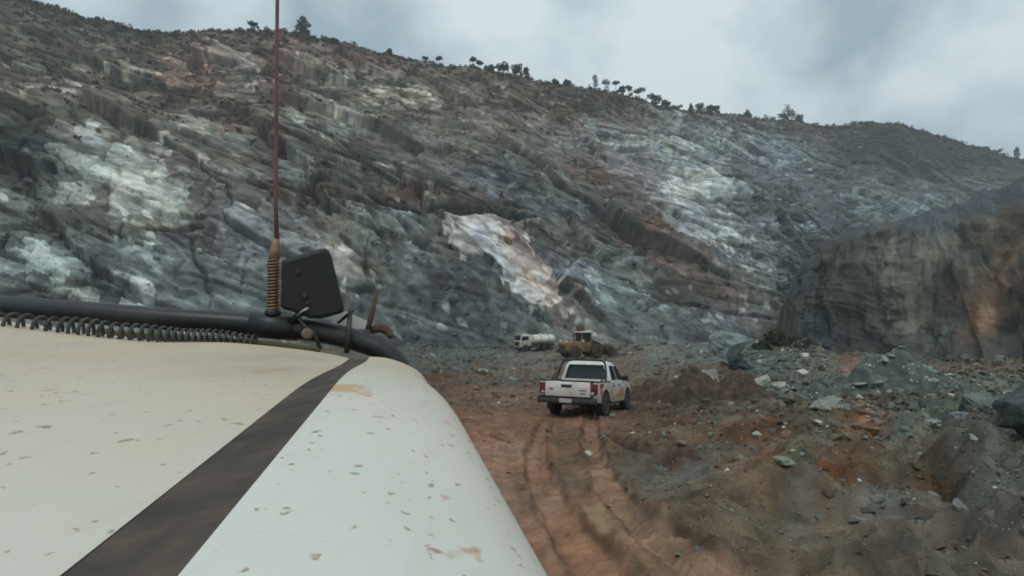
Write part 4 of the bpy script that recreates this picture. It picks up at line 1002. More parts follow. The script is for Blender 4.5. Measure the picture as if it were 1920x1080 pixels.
M['plastic'] = plain('black_plastic', (0.014, 0.014, 0.016), 0.6, var=0.2, scale=9, dirt=(0.05, 0.045, 0.04), dirt_amt=0.15)
M['cable'] = plain('dusty_cable', (0.06, 0.058, 0.052), 0.7, var=0.3, scale=30, dirt=(0.15, 0.125, 0.085), dirt_amt=0.4)
M['spring'] = plain('tan_spring', (0.27, 0.18, 0.11), 0.45, metal=0.3, var=0.3, scale=40)
M['mast'] = plain('red_mast', (0.20, 0.075, 0.07), 0.5, var=0.35, scale=8, dirt=(0.10, 0.08, 0.09), dirt_amt=0.4)
M['rust'] = plain('rusty_steel', (0.13, 0.075, 0.052), 0.85, var=0.45, scale=25, dirt=(0.09, 0.06, 0.05), dirt_amt=0.5)
M['bolt'] = plain('worn_steel', (0.45, 0.42, 0.38), 0.4, metal=0.7, var=0.3, scale=30)
M['tan'] = plain('worn_tan_cap', (0.20, 0.15, 0.115), 0.7, var=0.3, scale=30)
M['under_shade'] = plain('olive_shade', (0.10, 0.10, 0.035), 0.9, var=0.4, scale=20)  # dull olive that paints the shade below the coiled cable
M['whiteplate'] = plain('white_plate', (0.72, 0.72, 0.70), 0.5, var=0.15, scale=20, dirt=(0.3, 0.26, 0.2), dirt_amt=0.2)

def build_own_vehicle():
    root = empty('utility_truck', vw(-0.6, 0.9, 2.0))
    tag(root, 'white bonnet with a black stripe, black bull bar and tall red aerial', 'truck')
    inv = root.matrix_basis.inverted() if False else Matrix.Translation(-root.location)
    LF = 1.6
    # cross section of the bonnet front edge: (across, below the eye)
    left = [vl(*p, LF) for p in [(-420, 566), (-200, 584), (0, 601), (100, 614), (200, 627), (260, 635), (310, 640), (370, 641), (430, 642), (500, 648), (570, 656), (620, 664), (655, 672)]]
    lx = [p[0] for p in left]; ldr = [p[2] for p in left]
    right = [vl(*p, LF) for p in [(693, 669), (706, 668), (730, 671), (762, 683)]]
    rx = [p[0] for p in right] + [0.062, 0.084, 0.098, 0.104, 0.108]; rdr = [p[2] for p in right] + [0.178, 0.200, 0.245, 0.34, 1.15]
    def sheet(name, xs, ds, mat, drop_ff, x_res, ly0=0.10, nose=True, dust=0.0, front_r=0.03):
        n = len(xs)
        s = np.concatenate([[0], np.cumsum(np.hypot(np.diff(xs), np.diff(ds)))])
        q = np.linspace(0, s[-1], x_res)
        # smooth the outline
        X = np.interp(q, s, xs); D = np.interp(q, s, ds)
        for _ in range(6):
            X[1:-1] = (X[:-2] + 2 * X[1:-1] + X[2:]) / 4; D[1:-1] = (D[:-2] + 2 * D[1:-1] + D[2:]) / 4
        rows, dst = [], []
        drop_f = np.linspace(drop_ff[0], drop_ff[1], x_res)
        for ly in np.concatenate([np.linspace(ly0, LF - 0.08, 70), np.linspace(LF - 0.07, LF, 12)]):
            t = ly / LF
            f = 1.0 / drop_f + (1 - 1.0 / drop_f) * float(sstep(0.45, 1.0, t))
            dd = np.where(D < 0.5, D * f, D)
            rows.append([vw(x, ly, d) for x, d in zip(X, dd)])
            dst.append(np.clip(0.95 * float(sstep(0.12, 0.98, t)) ** 0.8 + dust + 0.3 * sstep(0.02, 0.09, X), 0, 1) * np.ones(len(X)))
        if nose:
            for k in range(1, 9):
                a = k / 8 * math.pi / 2
                rows.append([vw(x, LF + front_r * math.sin(a), d + front_r * (1 - math.cos(a))) for x, d in zip(X, D)])
                dst.append(np.ones(len(X)))
            rows.append([vw(x, LF + front_r + 0.02, max(d + 0.42, 0.6)) for x, d in zip(X, D)])
            dst.append(np.ones(len(X)))
        V = np.array([[list(inv @ v) for v in r] for r in rows])
        c = np.zeros((V.shape[0], V.shape[1], 3)); c[..., 0] = np.array(dst)
        return np_mesh(name, V, grid_faces(V.shape[0], V.shape[1]), mat, parent=root, cols=c.reshape(-1, 3))
    sheet('bonnet', lx, ldr, M['hood'], (1.30, 1.30), 150, dust=0.46)
    sheet('front_wing', rx, rdr, M['hood'], (1.42, 1.22), 90)
    # the stripe sits a few millimetres down between the two panels
    sx = [lx[-1] - 0.002, lx[-1] + 0.004, rx[0] - 0.004, rx[0] + 0.002]
    sdr = [ldr[-1] + 0.0006, ldr[-1] + 0.003, rdr[0] + 0.004, rdr[0] + 0.0015]
    sheet('stripe', sx, sdr, M['stripe'], (1.30, 1.42), 24)
    def part(name, bm, mat, parent=root, smooth=True, bevel=0.0):
        bmesh.ops.transform(bm, matrix=inv, verts=bm.verts[:])
        return bm_obj(name, bm, mat, parent, smooth, bevel)
    # nose below the bonnet, behind the bar
    bm = bmesh.new()
    Mv = Matrix(((ca, -sa, 0, 0), (sa, ca, 0, 0), (0, 0, 1, CZ), (0, 0, 0, 1)))
    for k in range(5):
        box(bm, -1.22, 0.02, LF + 0.028, LF + 0.05, -0.36 - k * 0.09, -0.31 - k * 0.09, Mv)
    box(bm, -1.24, 0.04, LF - 0.1, LF + 0.02, -0.85, -0.27, Mv)
    part('grille', bm, M['plastic'], smooth=False)
    bm = bmesh.new(); box(bm, -1.3, 0.12, LF + 0.02, LF + 0.2, -1.25, -0.9, Mv)
    part('bumper', bm, M['bar'], smooth=False, bevel=0.03)
    # bull bar
    bp_ = [vp(-300, 548, 2.15), vp(-120, 562, 2.02), vp(0, 574, 1.94), vp(150, 585, 1.86), vp(300, 597, 1.80), vp(430, 605, 1.77), vp(540, 614, 1.76), vp(620, 626, 1.76), vp(680, 642, 1.755), vp(722, 660, 1.74), vp(748, 690, 1.73), vp(756, 740, 1.72), vp(757, 860, 1.715)]
    path = smooth_path(bp_, 8)
    rad = [0.0335] * len(path)
    bm = bmesh.new(); tube(bm, path, rad, 20)
    bar = part('bull_bar', bm, M['bar'])
    # sleeve where the bar sections join, with its bolt caps and the strap
    def sleeve(name, a, b_, r, mat, L1):
        bm = bmesh.new(); tube(bm, [vp(*a, L1), vp((a[0] + b_[0]) / 2, (a[1] + b_[1]) / 2, L1), vp(*b_, L1)], [r * 0.97, r, r * 0.97], 20)
        return part(name, bm, mat, bar)
    sleeve('sleeve', (470, 608), (560, 616), 0.040, M['bar'], 1.765)
    bm = bmesh.new(); c0 = vp(576, 626, 1.715); fwd = (vp(576, 626, 1.6) - c0).normalized()
    tube(bm, [c0, c0 + fwd * 0.012, c0 + fwd * 0.016], [0.017, 0.017, 0.011], 18)
    part('bolt_cap', bm, M['tan'], bar)
    bm = bmesh.new()
    tube(bm, [vp(657, 583, 1.735), vp(654, 620, 1.712), vp(650, 662, 1.70)], [0.007, 0.0085, 0.0085], 8)
    part('strap', bm, M['bar'], bar)
    bm = bmesh.new()
    tube(bm, smooth_path([vp(560, 596, 1.72), vp(572, 612, 1.71), vp(590, 628, 1.712), vp(600, 655, 1.72)], 5), 0.006, 8)
    part('hose', bm, M['rubber'], bar)
    # rusty rod with its clamp at the end of the bar
    bm = bmesh.new(); tube(bm, [vp(707, 545, 1.80), vp(699, 580, 1.79), vp(690, 618, 1.78)], [0.006, 0.0078, 0.009], 10)
    rod = part('marker_rod', bm, M['rust'])
    bm = bmesh.new()
    tube(bm, smooth_path([vp(694, 622, 1.80), vp(704, 617, 1.80), vp(716, 615, 1.80), vp(728, 622, 1.79), vp(732, 632, 1.78)], 5), [0.008 + 0.008 * math.sin(i / 20 * math.pi) for i in range(21)], 10)
    part('clamp', bm, M['rust'], rod)
    # white bracket plate behind the lamp
    bm = bmesh.new()
    outl = [(612, 596), (648, 583), (664, 590), (692, 604), (688, 616), (664, 617), (630, 612)]
    f0 = [bm.verts.new(vp(x, y, 1.86)) for x, y in outl]; f1 = [bm.verts.new(vp(x, y, 1.875)) for x, y in outl]
    bm.faces.new(f0); bm.faces.new(f1[::-1])
    for i in range(len(outl)):
        bm.faces.new([f0[i], f1[i], f1[(i + 1) % len(outl)], f0[(i + 1) % len(outl)]])
    part('bracket_plate', bm, M['whiteplate'], smooth=False)
    bm = bmesh.new(); tube(bm, [vp(633, 606, 1.78), vp(658, 586, 1.78), vp(663, 582, 1.78)], [0.004, 0.007, 0.004], 8)
    part('bracket_arm', bm, M['plastic'])
    # lamp seen from behind
    bm = bmesh.new()
    outl = [(528, 489), (534, 486), (602, 466), (609, 465), (616, 469), (622, 481), (645, 578), (644, 585), (638, 588), (604, 597), (582, 597), (560, 588), (530, 579), (526, 574)]
    n = len(outl)
    cx = sum(p[0] for p in outl) / n; cy = sum(p[1] for p in outl) / n
    rings = []
    for L1, k in [(1.755, 0.93), (1.745, 1.0), (1.715, 1.0), (1.705, 0.975), (1.70, 0.90)]:
        rings.append([bm.verts.new(vp(cx + (x - cx) * k, cy + (y - cy) * k, L1)) for x, y in outl])
    for a, b_ in zip(rings[:-1], rings[1:]):
        for i in range(n):
            bm.faces.new([a[i], a[(i + 1) % n], b_[(i + 1) % n], b_[i]])
    bm.faces.new(rings[0]); bm.faces.new(rings[-1][::-1])
    lamp = part('work_lamp', bm, M['plastic'], smooth=False)
    for nm, x, y, r in [('screw', 558, 511, 0.0075), ('screw', 572, 556, 0.0095), ('screw', 577, 569, 0.007)]:
        bm = bmesh.new(); c0 = vp(x, y, 1.701)
        tube(bm, [c0, c0 + fwd * 0.006, c0 + fwd * 0.008], [r, r, r * 0.6], 12)
        part(nm, bm, M['rubber'], lamp)
    bm = bmesh.new(); tube(bm, [vp(557, 592, 1.70), vp(566, 584, 1.695), vp(579, 577, 1.69)], 0.0035, 8)
    part('lever', bm, M['bolt'], lamp)
    bm = bmesh.new(); tube(bm, [vp(548, 602, 1.73), vp(560, 588, 1.725), vp(585, 588, 1.725)], [0.011, 0.009, 0.008], 10)
    part('lamp_foot', bm, M['bar'], lamp)
    # aerial: foot, spring, ferrule and whip
    top = vp(525, -420, 1.80)
    bm = bmesh.new(); tube(bm, [vp(519, 452, 1.765), vp(517, 380, 1.768), vp(518, 200, 1.775), vp(520, 0, 1.785), vp(522, -200, 1.79), top], [0.0072, 0.0062, 0.0058, 0.0056, 0.005, 0.004], 12)
    aer = part('aerial', bm, M['mast'])
    bm = bmesh.new(); tube(bm, [vp(512, 592, 1.76), vp(512, 583, 1.76), vp(513, 578, 1.76)], [0.026, 0.024, 0.016], 16)
    part('aerial_foot', bm, M['bar'], aer)
    bm = bmesh.new()
    p0, p1 = vp(512, 580, 1.76), vp(514, 484, 1.765); ax = (p1 - p0); hgt = ax.length; ax.normalize()
    u = ax.cross(Vector((0, 1, 0))).normalized(); w = ax.cross(u)
    turns = 16; pts = []
    for i in range(turns * 16 + 1):
        a = i / 16 * 2 * math.pi; tt = i / (turns * 16)
        rr = 0.0175 if tt < 0.93 else 0.0175 - 0.006 * (tt - 0.93) / 0.07
        pts.append(p0 + ax * hgt * tt + (u * math.cos(a) + w * math.sin(a)) * rr)
    tube(bm, pts, 0.0030, 6)
    part('spring', bm, M['spring'], aer)
    bm = bmesh.new(); tube(bm, [p0, p1], 0.0135, 12); part('spring_core', bm, M['rust'], aer)
    bm = bmesh.new(); tube(bm, [vp(514, 487, 1.765), vp(515, 470, 1.765), vp(517, 457, 1.766), vp(518, 448, 1.766)], [0.0165, 0.0155, 0.0120, 0.0092], 14)
    part('ferrule', bm, M['spring'], aer)
    # coiled cable hanging along the bar
    axp = [(-220, 588, 1.50, 25), (-60, 600, 1.50, 25), (0, 606, 1.505, 24.5), (100, 612, 1.515, 23), (200, 620, 1.53, 19), (300, 630, 1.57, 15), (400, 636, 1.62, 12), (480, 644, 1.66, 10)]
    A = np.array(axp, float)
    pts, ph, x = [], 0.0, -220.0
    while x < 480:
        y = np.interp(x, A[:, 0], A[:, 1]); Lc = np.interp(x, A[:, 0], A[:, 2]); pit = np.interp(x, A[:, 0], A[:, 3])
        pit *= 1 + 0.12 * math.sin(x * 0.031) + 0.05 * math.sin(x * 0.13)
        step = pit / 14
        ph += 2 * math.pi / 14
        Yc = Lc / (ca + 0.96 * sa * (1 - x / 960))
        c0 = vp(x, y, Lc)
        rr = 0.0235 + 0.002 * math.sin(x * 0.05)
        pts.append(c0 + Vector((0, 0, 1)) * (rr * math.cos(ph)) + Vector((-sa, ca, 0)) * (rr * 0.9 * math.sin(ph)) )
        x += step
    bm = bmesh.new(); tube(bm, pts, 0.0042, 7)
    part('coiled_cable', bm, M['cable'])
    # olive strip added as the shade under the cable, between bar and bonnet
    bm = bmesh.new(); tube(bm, smooth_path([vp(180, 622, 1.60), vp(300, 633, 1.64), vp(420, 639, 1.66), vp(500, 645, 1.68), vp(600, 657, 1.69)], 6), [0.006 + 0.006 * abs(math.sin(i * 1.7)) for i in range(25)], 8)
    part('shade_strip', bm, M['under_shade'])
    return root
build_own_vehicle()

# ------------------------------------------------------------------ the white pickup
PW = plain('pickup_white', (0.76, 0.735, 0.68), 0.38, var=0.08, scale=3, dirt=(0.36, 0.23, 0.15), dirt_amt=0.35, zfade=(0.4, 1.15))
PBUMP = plain('dusty_bumper', (0.045, 0.042, 0.040), 0.6, var=0.3, scale=6, dirt=(0.13, 0.085, 0.06), dirt_amt=0.3)
PBLK = plain('pickup_black', (0.018, 0.018, 0.019), 0.4, var=0.2, scale=6)
PGL = plain('dark_glass', (0.022, 0.026, 0.026), 0.12, var=0.15, scale=3, dirt=(0.07, 0.06, 0.05), dirt_amt=0.12, spec=0.5)
PRED = plain('tail_lamp_red', (0.13, 0.018, 0.020), 0.25, var=0.2, scale=8)
PSIL = plain('wheel_rim_dusty', (0.20, 0.17, 0.145), 0.5, metal=0.3, var=0.3, scale=12, dirt=(0.22, 0.14, 0.09), dirt_amt=0.45)
PTYR = plain('dusty_tyre', (0.035, 0.032, 0.030), 0.85, var=0.3, scale=10, dirt=(0.16, 0.10, 0.07), dirt_amt=0.32)
PDEC = plain('red_marking', (0.42, 0.065, 0.05), 0.4, var=0.15, scale=6)
PDW = plain('white_marking', (0.74, 0.72, 0.72), 0.4, var=0.1, scale=6)
PORA = plain('orange_splash', (0.52, 0.255, 0.145), 0.55, var=0.3, scale=9, dirt=(0.45, 0.34, 0.26), dirt_amt=0.5)
PPLT = plain('number_plate_grey', (0.42, 0.40, 0.36), 0.5, var=0.2, scale=14, dirt=DUST, dirt_amt=0.3)
PUND = plain('underbody', (0.02, 0.018, 0.016), 0.9, var=0.2, scale=5, dirt=(0.07, 0.05, 0.035), dirt_amt=0.4)

def arch(cy, cz, r, a0=0, a1=180, n=12, rev=True):
    pts = [(cy + r * math.cos(R(a0 + (a1 - a0) * i / n)), cz + r * math.sin(R(a0 + (a1 - a0) * i / n))) for i in range(n + 1)]
    return pts[::-1] if rev else pts
def wheel(parent, x, y, r, w, sgn, spokes=6, tm=None, rm=None):
    bm = bmesh.new()
    lathe_x(bm, [(-w / 2, r * 0.62), (-w / 2, r * 0.90), (-w * 0.42, r * 0.975), (-w * 0.2, r), (w * 0.2, r), (w * 0.42, r * 0.975), (w / 2, r * 0.90), (w / 2, r * 0.62)], 0, 0, 0, 30, sgn)
    t = bm_obj('wheel', bm, tm or PTYR, parent, True)
    t.location = (x, y, r)
    bm = bmesh.new()
    lathe_x(bm, [(-w * 0.3, r * 0.60), (w * 0.47, r * 0.66), (w * 0.53, r * 0.62), (w * 0.40, r * 0.52), (w * 0.34, r * 0.2), (w * 0.42, r * 0.16), (w * 0.42, 0.01)], 0, 0, 0, 30, sgn)
    for k in range(spokes):
        a = 2 * math.pi * k / spokes
        Mk = Matrix.Rotation(a, 4, 'X')
        box(bm, *(sorted((sgn * w * 0.36, sgn * w * 0.47))), -r * 0.08, r * 0.08, r * 0.14, r * 0.60, Mk)
    bm_obj('rim', bm, rm or PSIL, t, False)
    return t
def panel(bm, pts, nrm, th):
    """a thin plate: corner points, thickened along nrm"""
    nrm = Vector(nrm).normalized() * th
    a = [bm.verts.new(Vector(p)) for p in pts]; b = [bm.verts.new(Vector(p) + nrm) for p in pts]
    bm.faces.new(a[::-1]); bm.faces.new(b)
    n = len(pts)
    for i in range(n):
        bm.faces.new([a[i], a[(i + 1) % n], b[(i + 1) % n], b[i]])

def build_pickup():
    root = empty('pickup_truck', (0, 0, 0))
    tag(root, 'dusty white double cab pickup with red markings driving away on the dirt road', 'pickup')
    HW = 0.91
    yr, yf, rw = -1.45, 1.62, 0.39
    # front body: cab sills, doors' lower half, wings and bonnet
    prof = [(-0.80, 0.50), (-0.80, 1.13), (0.2, 1.13), (1.02, 1.12), (1.35, 1.09), (2.15, 1.02), (2.48, 0.93), (2.60, 0.78), (2.63, 0.55), (2.55, 0.42), (yf + 0.47, 0.42)] + arch(yf, 0.40, 0.46, 0, 180, 12, False) + [(yf - 0.47, 0.42), (-0.6, 0.42)]
    bm = bmesh.new(); prism_x(bm, prof, -HW, HW)
    for v in bm.verts:                                # tumblehome and rounded bonnet plan
        k = max(0.0, (v.co.y - 1.5) / 1.15)
        v.co.x *= 1 - 0.12 * k * k - 0.03 * max(0, (v.co.z - 0.85) / 0.3)
    body = bm_obj('body', bm, PW, root, True, 0.05, 3)
    # load bed: two sides with wheel arches, floor and front wall
    side = [(-2.55, 0.52), (-2.57, 1.10), (-0.82, 1.13), (-0.82, 0.50), (yr + 0.47, 0.47)] + arch(yr, 0.40, 0.46, 0, 180, 12, False) + [(yr - 0.47, 0.47)]
    bm = bmesh.new(); prism_x(bm, side, HW - 0.10, HW); prism_x(bm, side, -HW, -HW + 0.10)
    bed = bm_obj('load_bed', bm, PW, root, True, 0.03, 3)
    bm = bmesh.new(); box(bm, -HW + 0.10, HW - 0.10, -2.52, -0.83, 0.66, 0.70); box(bm, -HW + 0.10, HW - 0.10, -0.90, -0.83, 0.70, 1.12)
    box(bm, -0.80, -0.58, -1.9, -1.0, 0.70, 0.90); box(bm, 0.58, 0.80, -1.9, -1.0, 0.70, 0.90)
    bm_obj('bed_liner', bm, PBLK, bed)
    for xa, xb in ((-HW - 0.004, -HW + 0.11), (HW - 0.11, HW + 0.004)):
        bm = bmesh.new(); box(bm, xa, xb, -2.5, -0.86, 1.105, 1.145); bm_obj('bed_rail', bm, PBLK, bed, False, 0.012)
    # cab upper: tapered shell
    def ring(z, y0, y1, hw, k=0.06):
        return [(-hw, y0 + k, z), (-hw + k, y0, z), (hw - k, y0, z), (hw, y0 + k, z), (hw, y1 - k, z), (hw - k, y1, z), (-hw + k, y1, z), (-hw, y1 - k, z)]
    bm = bmesh.new()
    rings = [ring(1.10, -0.80, 1.16, 0.885), ring(1.22, -0.78, 1.00, 0.865), ring(1.62, -0.66, 0.44, 0.745), ring(1.74, -0.58, 0.24, 0.69), ring(1.785, -0.42, 0.06, 0.58)]
    vv = [[bm.verts.new(c) for c in r] for r in rings]
    for a, b_ in zip(vv[:-1], vv[1:]):
        for i in range(8):
            bm.faces.new([a[i], a[(i + 1) % 8], b_[(i + 1) % 8], b_[i]])
    bm.faces.new(vv[0][::-1]); bm.faces.new(vv[-1])
    cab = bm_obj('cab', bm, PW, root, True, 0.02, 2)
    def sx(z):                                        # half width of the cab at height z
        return np.interp(z, [1.10, 1.22, 1.62, 1.74], [0.885, 0.865, 0.745, 0.69])
    def ybk(z): return np.interp(z, [1.10, 1.22, 1.62, 1.74], [-0.80, -0.78, -0.66, -0.58])
    def yfr(z): return np.interp(z, [1.10, 1.22, 1.62, 1.74], [1.16, 1.00, 0.44, 0.24])
    # rear window with its frame
    z0, z1 = 1.19, 1.66
    bm = bmesh.new(); panel(bm, [(-0.72, ybk(z0) - 0.004, z0), (0.72, ybk(z0) - 0.004, z0), (0.615, ybk(z1) - 0.004, z1), (-0.615, ybk(z1) - 0.004, z1)], (0, -1, 0.25), 0.012)
    bm_obj('rear_window', bm, PGL, cab)
    bm = bmesh.new(); z0, z1 = 1.20, 1.66
    panel(bm, [(-0.77, yfr(z0) + 0.004, z0), (-0.64, yfr(z1) + 0.004, z1), (0.64, yfr(z1) + 0.004, z1), (0.77, yfr(z0) + 0.004, z0)], (0, 0.6, 0.7), 0.012)
    bm_obj('windscreen', bm, PGL, cab)
    for sg in (-1, 1):
        for nm, ya0, ya1, yb0, yb1 in [('rear_side_window', -0.62, 0.03, -0.50, 0.00), ('front_side_window', 0.12, 0.94, 0.09, 0.42)]:
            z0, z1 = 1.17, 1.64
            P = [(sg * (sx(z0) + 0.003), ya0, z0), (sg * (sx(z0) + 0.003), ya1, z0), (sg * (sx(z1) + 0.003), yb1, z1), (sg * (sx(z1) + 0.003), yb0, z1)]
            bm = bmesh.new(); panel(bm, P if sg > 0 else P[::-1], (sg, 0, 0.3), 0.010)
            bm_obj(nm, bm, PGL, cab)
        # doors as raised skins with shut lines between them
        for nm, y0, y1 in [('rear_door', -0.70, 0.055), ('front_door', 0.075, 1.05)]:
            bm = bmesh.new()
            pts = [(y0 + 0.10, 0.53), (y1, 0.53), (y1, 1.10), (y0, 1.10), (y0, 0.80)]
            x = HW - 0.004 if sg > 0 else -HW + 0.004
            a = [(x, p[0], p[1]) for p in pts]
            panel(bm, a if sg > 0 else a[::-1], (sg, 0, 0), 0.012)
            d = bm_obj(nm, bm, PW, root, False, 0.006)
            bm = bmesh.new(); xx = sorted((sg * (HW + 0.006), sg * (HW + 0.035)))
            box(bm, xx[0], xx[1], y0 + 0.05, y0 + 0.26, 0.965, 1.0)
            bm_obj('door_handle', bm, PBLK, d, False, 0.008)
        # mirrors
        bm = bmesh.new(); xx = sorted((sg * 0.88, sg * 1.10)); box(bm, xx[0], xx[1], 0.86, 0.96, 1.14, 1.32)
        bm_obj('wing_mirror', bm, PBLK, root, True, 0.03, 2)
        # tail lamps wrap the corner
        xx = sorted((sg * 0.735, sg * (HW + 0.012)))
        bm = bmesh.new(); box(bm, xx[0], xx[1], -2.615, -2.40, 0.73, 1.085)
        for v in bm.verts:
            if v.co.y > -2.5: v.co.z = 0.78 + (v.co.z - 0.73) * 0.8
        tl = bm_obj('tail_lamp', bm, PRED, root, True, 0.025, 2)
        bm = bmesh.new(); xx2 = sorted((sg * 0.75, sg * 0.86)); box(bm, xx2[0], xx2[1], -2.622, -2.60, 0.75, 0.83)
        bm_obj('reversing_lens', bm, PPLT, tl, False, 0.01)
        # mud flaps
        bm = bmesh.new(); xx = sorted((sg * 0.64, sg * 0.90)); box(bm, xx[0], xx[1], yr - 0.50, yr - 0.485, 0.22, 0.55)
        bm_obj('mud_flap', bm, PUND, root)
        # black wheel arch lips
        for yy, nm in ((yr, 'rear'), (yf, 'front')):
            bm = bmesh.new()
            k = 0.09 * max(0, (yy - 1.5) / 1.15) if yy > 0 else 0
            tube(bm, [(sg * (HW - k - 0.005), p[0], p[1]) for p in arch(yy, 0.40, 0.475, 2, 178, 14, False)], 0.022, 8)
            bm_obj('arch_lip', bm, PBLK, root, True)
    # the tailgate
    bm = bmesh.new(); box(bm, -0.735, 0.735, -2.60, -2.545, 0.62, 1.115)
    tg = bm_obj('tailgate', bm, PW, root, True, 0.018, 2)
    bm = bmesh.new(); box(bm, -0.70, 0.70, -2.606, -2.598, 0.93, 0.945)
    bm_obj('crease', bm, PW, tg)
    bm = bmesh.new(); box(bm, -0.20, 0.14, -2.618, -2.595, 0.945, 1.025)
    bm_obj('tailgate_handle', bm, PBLK, tg, False, 0.012)
    bm = bmesh.new(); box(bm, -0.20, 0.14, -2.622, -2.597, 1.03, 1.065)
    bm_obj('handle_trim', bm, PDW, tg, False, 0.008)
    for bx in ((-0.60, -0.46, -2.607, -2.598, 0.865, 0.90), (0.38, 0.60, -2.607, -2.598, 0.85, 0.88), (0.40, 0.58, -2.607, -2.598, 0.765, 0.79)):
        bm = bmesh.new(); box(bm, *bx); bm_obj('badge', bm, PBUMP, tg)
    # rear bumper with step and plate
    bm = bmesh.new()
    prism_x(bm, [(-2.50, 0.47), (-2.72, 0.45), (-2.76, 0.52), (-2.75, 0.63), (-2.50, 0.66)], -0.93, 0.93)
    rb = bm_obj('rear_bumper', bm, PBUMP, root, True, 0.02, 2)
    bm = bmesh.new(); box(bm, -0.20, 0.20, -2.775, -2.752, 0.49, 0.61)
    bm_obj('number_plate', bm, PPLT, rb, False, 0.006)
    bm = bmesh.new(); box(bm, -0.93, 0.80, -2.76, -2.50, 0.662, 0.675)
    bm_obj('bumper_step', bm, PBLK, rb)
    # sports bar behind the rear window
    bm = bmesh.new()
    for y in (-0.98,):
        tube(bm, smooth_path([(-0.86, y - 0.36, 1.12), (-0.82, y - 0.14, 1.34), (-0.76, y, 1.66), (-0.66, y + 0.03, 1.79), (-0.4, y + 0.04, 1.815), (0.4, y + 0.04, 1.815), (0.66, y + 0.03, 1.79), (0.76, y, 1.66), (0.82, y - 0.14, 1.34), (0.86, y - 0.36, 1.12)], 6), 0.036, 10)
    rbar = bm_obj('roll_bar', bm, PBLK, root, True)
    for sg in (-1, 1):
        bm = bmesh.new()
        tube(bm, [(sg * 0.78, -0.98, 1.60), (sg * 0.84, -1.75, 1.14)], 0.028, 8)
        bm_obj('bar_brace', bm, PBLK, rbar, True)
    # underbody, axle, exhaust
    bm = bmesh.new(); box(bm, -0.55, 0.55, -2.45, 2.3, 0.40, 0.60); box(bm, -0.70, 0.70, yr - 0.06, yr + 0.06, 0.33, 0.45); box(bm, -0.70, 0.70, yf - 0.06, yf + 0.06, 0.33, 0.45)
    box(bm, -0.80, 0.80, yr - 0.44, yr + 0.44, 0.60, 0.655); box(bm, -0.76, 0.76, yf - 0.44, yf + 0.44, 0.62, 0.85)
    und = bm_obj('underbody', bm, PUND, root)
    bm = bmesh.new(); tube(bm, [(-0.05, -2.3, 0.42), (0.08, -2.5, 0.40)], 0.13, 12)
    bm_obj('silencer', bm, PPLT, und, True)
    for sg in (-1, 1):
        bm = bmesh.new(); xx = sorted((sg * 0.80, sg * 0.97)); box(bm, xx[0], xx[1], -0.75, 1.10, 0.40, 0.45)
        bm_obj('side_step', bm, PUND, root, False, 0.015)
        wheel(root, sg * 0.80, yr, rw, 0.25, sg); wheel(root, sg * 0.80, yf, rw, 0.25, sg)
    # red and white markings on the bed side, orange mud on the doors (right and left alike)
    for sg in (-1, 1):
        x = sg * (HW + 0.001)
        def dec(name, pts, mat, th=0.004, xo=0.0):
            bm = bmesh.new(); a = [(x + sg * xo, p[0], p[1]) for p in pts]
            panel(bm, a if sg > 0 else a[::-1], (sg, 0, 0), th)
            return bm_obj(name, bm, mat, root)
        dec('white_marking', [(-2.38, 1.09), (-2.30, 0.80), (-2.10, 0.60), (-2.0, 0.58), (-2.16, 0.84), (-2.2, 1.09)], PDW)
        dec('red_marking', [(-2.19, 1.07), (-2.14, 0.86), (-1.96, 0.90), (-1.72, 0.98), (-1.70, 1.08)], PDEC)
        dec('red_marking', [(-2.12, 0.82), (-2.00, 0.62), (-1.93, 0.60), (-1.90, 0.72), (-1.80, 0.86), (-1.94, 0.86)], PDEC)
        dec('orange_splash', [(-0.58, 0.56), (0.98, 0.56), (1.0, 0.66), (0.85, 0.86), (0.6, 0.92), (0.30, 0.80), (0.0, 0.70), (-0.4, 0.64)], PORA, 0.004, 0.010)
    # front lamps and grille
    bm = bmesh.new(); box(bm, -0.5, 0.5, 2.60, 2.645, 0.62, 0.86); bm_obj('grille', bm, PBLK, root, False, 0.02)
    for sg in (-1, 1):
        bm = bmesh.new(); xx = sorted((sg * 0.52, sg * 0.80)); box(bm, xx[0], xx[1], 2.40, 2.57, 0.78, 0.93); bm_obj('headlight', bm, PDW, root, True, 0.03)
    return root
def place_pickup():
    pk = build_pickup()
    # centre from the rear right corner of the photo
    th = R(25.0)
    a, _ = ray(1116, 760); d = 16.0
    corner = Vector((float(a) * d, d, 0))
    fw = Vector((math.sin(th), math.cos(th), 0)); rt = Vector((math.cos(th), -math.sin(th), 0))
    c = corner + fw * 2.7 - rt * 0.93
    pk.rotation_euler = (R(-3.6), 0, -th)
    zs = [float(ground_h(np.array([(c + fw * y + rt * x).x]), np.array([(c + fw * y + rt * x).y]))[0]) for x in (-0.8, 0.8) for y in (-1.45, 1.62)]
    pk.location = (c.x, c.y, float(np.mean(zs)))
    slope = math.atan2((zs[1] + zs[3]) / 2 - (zs[0] + zs[2]) / 2, 3.07)
    roll = math.atan2((zs[2] + zs[3]) / 2 - (zs[0] + zs[1]) / 2, 1.6)
    pk.rotation_mode = 'QUATERNION'
    m = Matrix.Rotation(-th, 3, 'Z') @ Matrix.Rotation(slope, 3, 'X') @ Matrix.Rotation(-roll, 3, 'Y')
    pk.rotation_quaternion = m.to_quaternion()
    pk.location.z -= 0.02
    return pk
place_pickup()

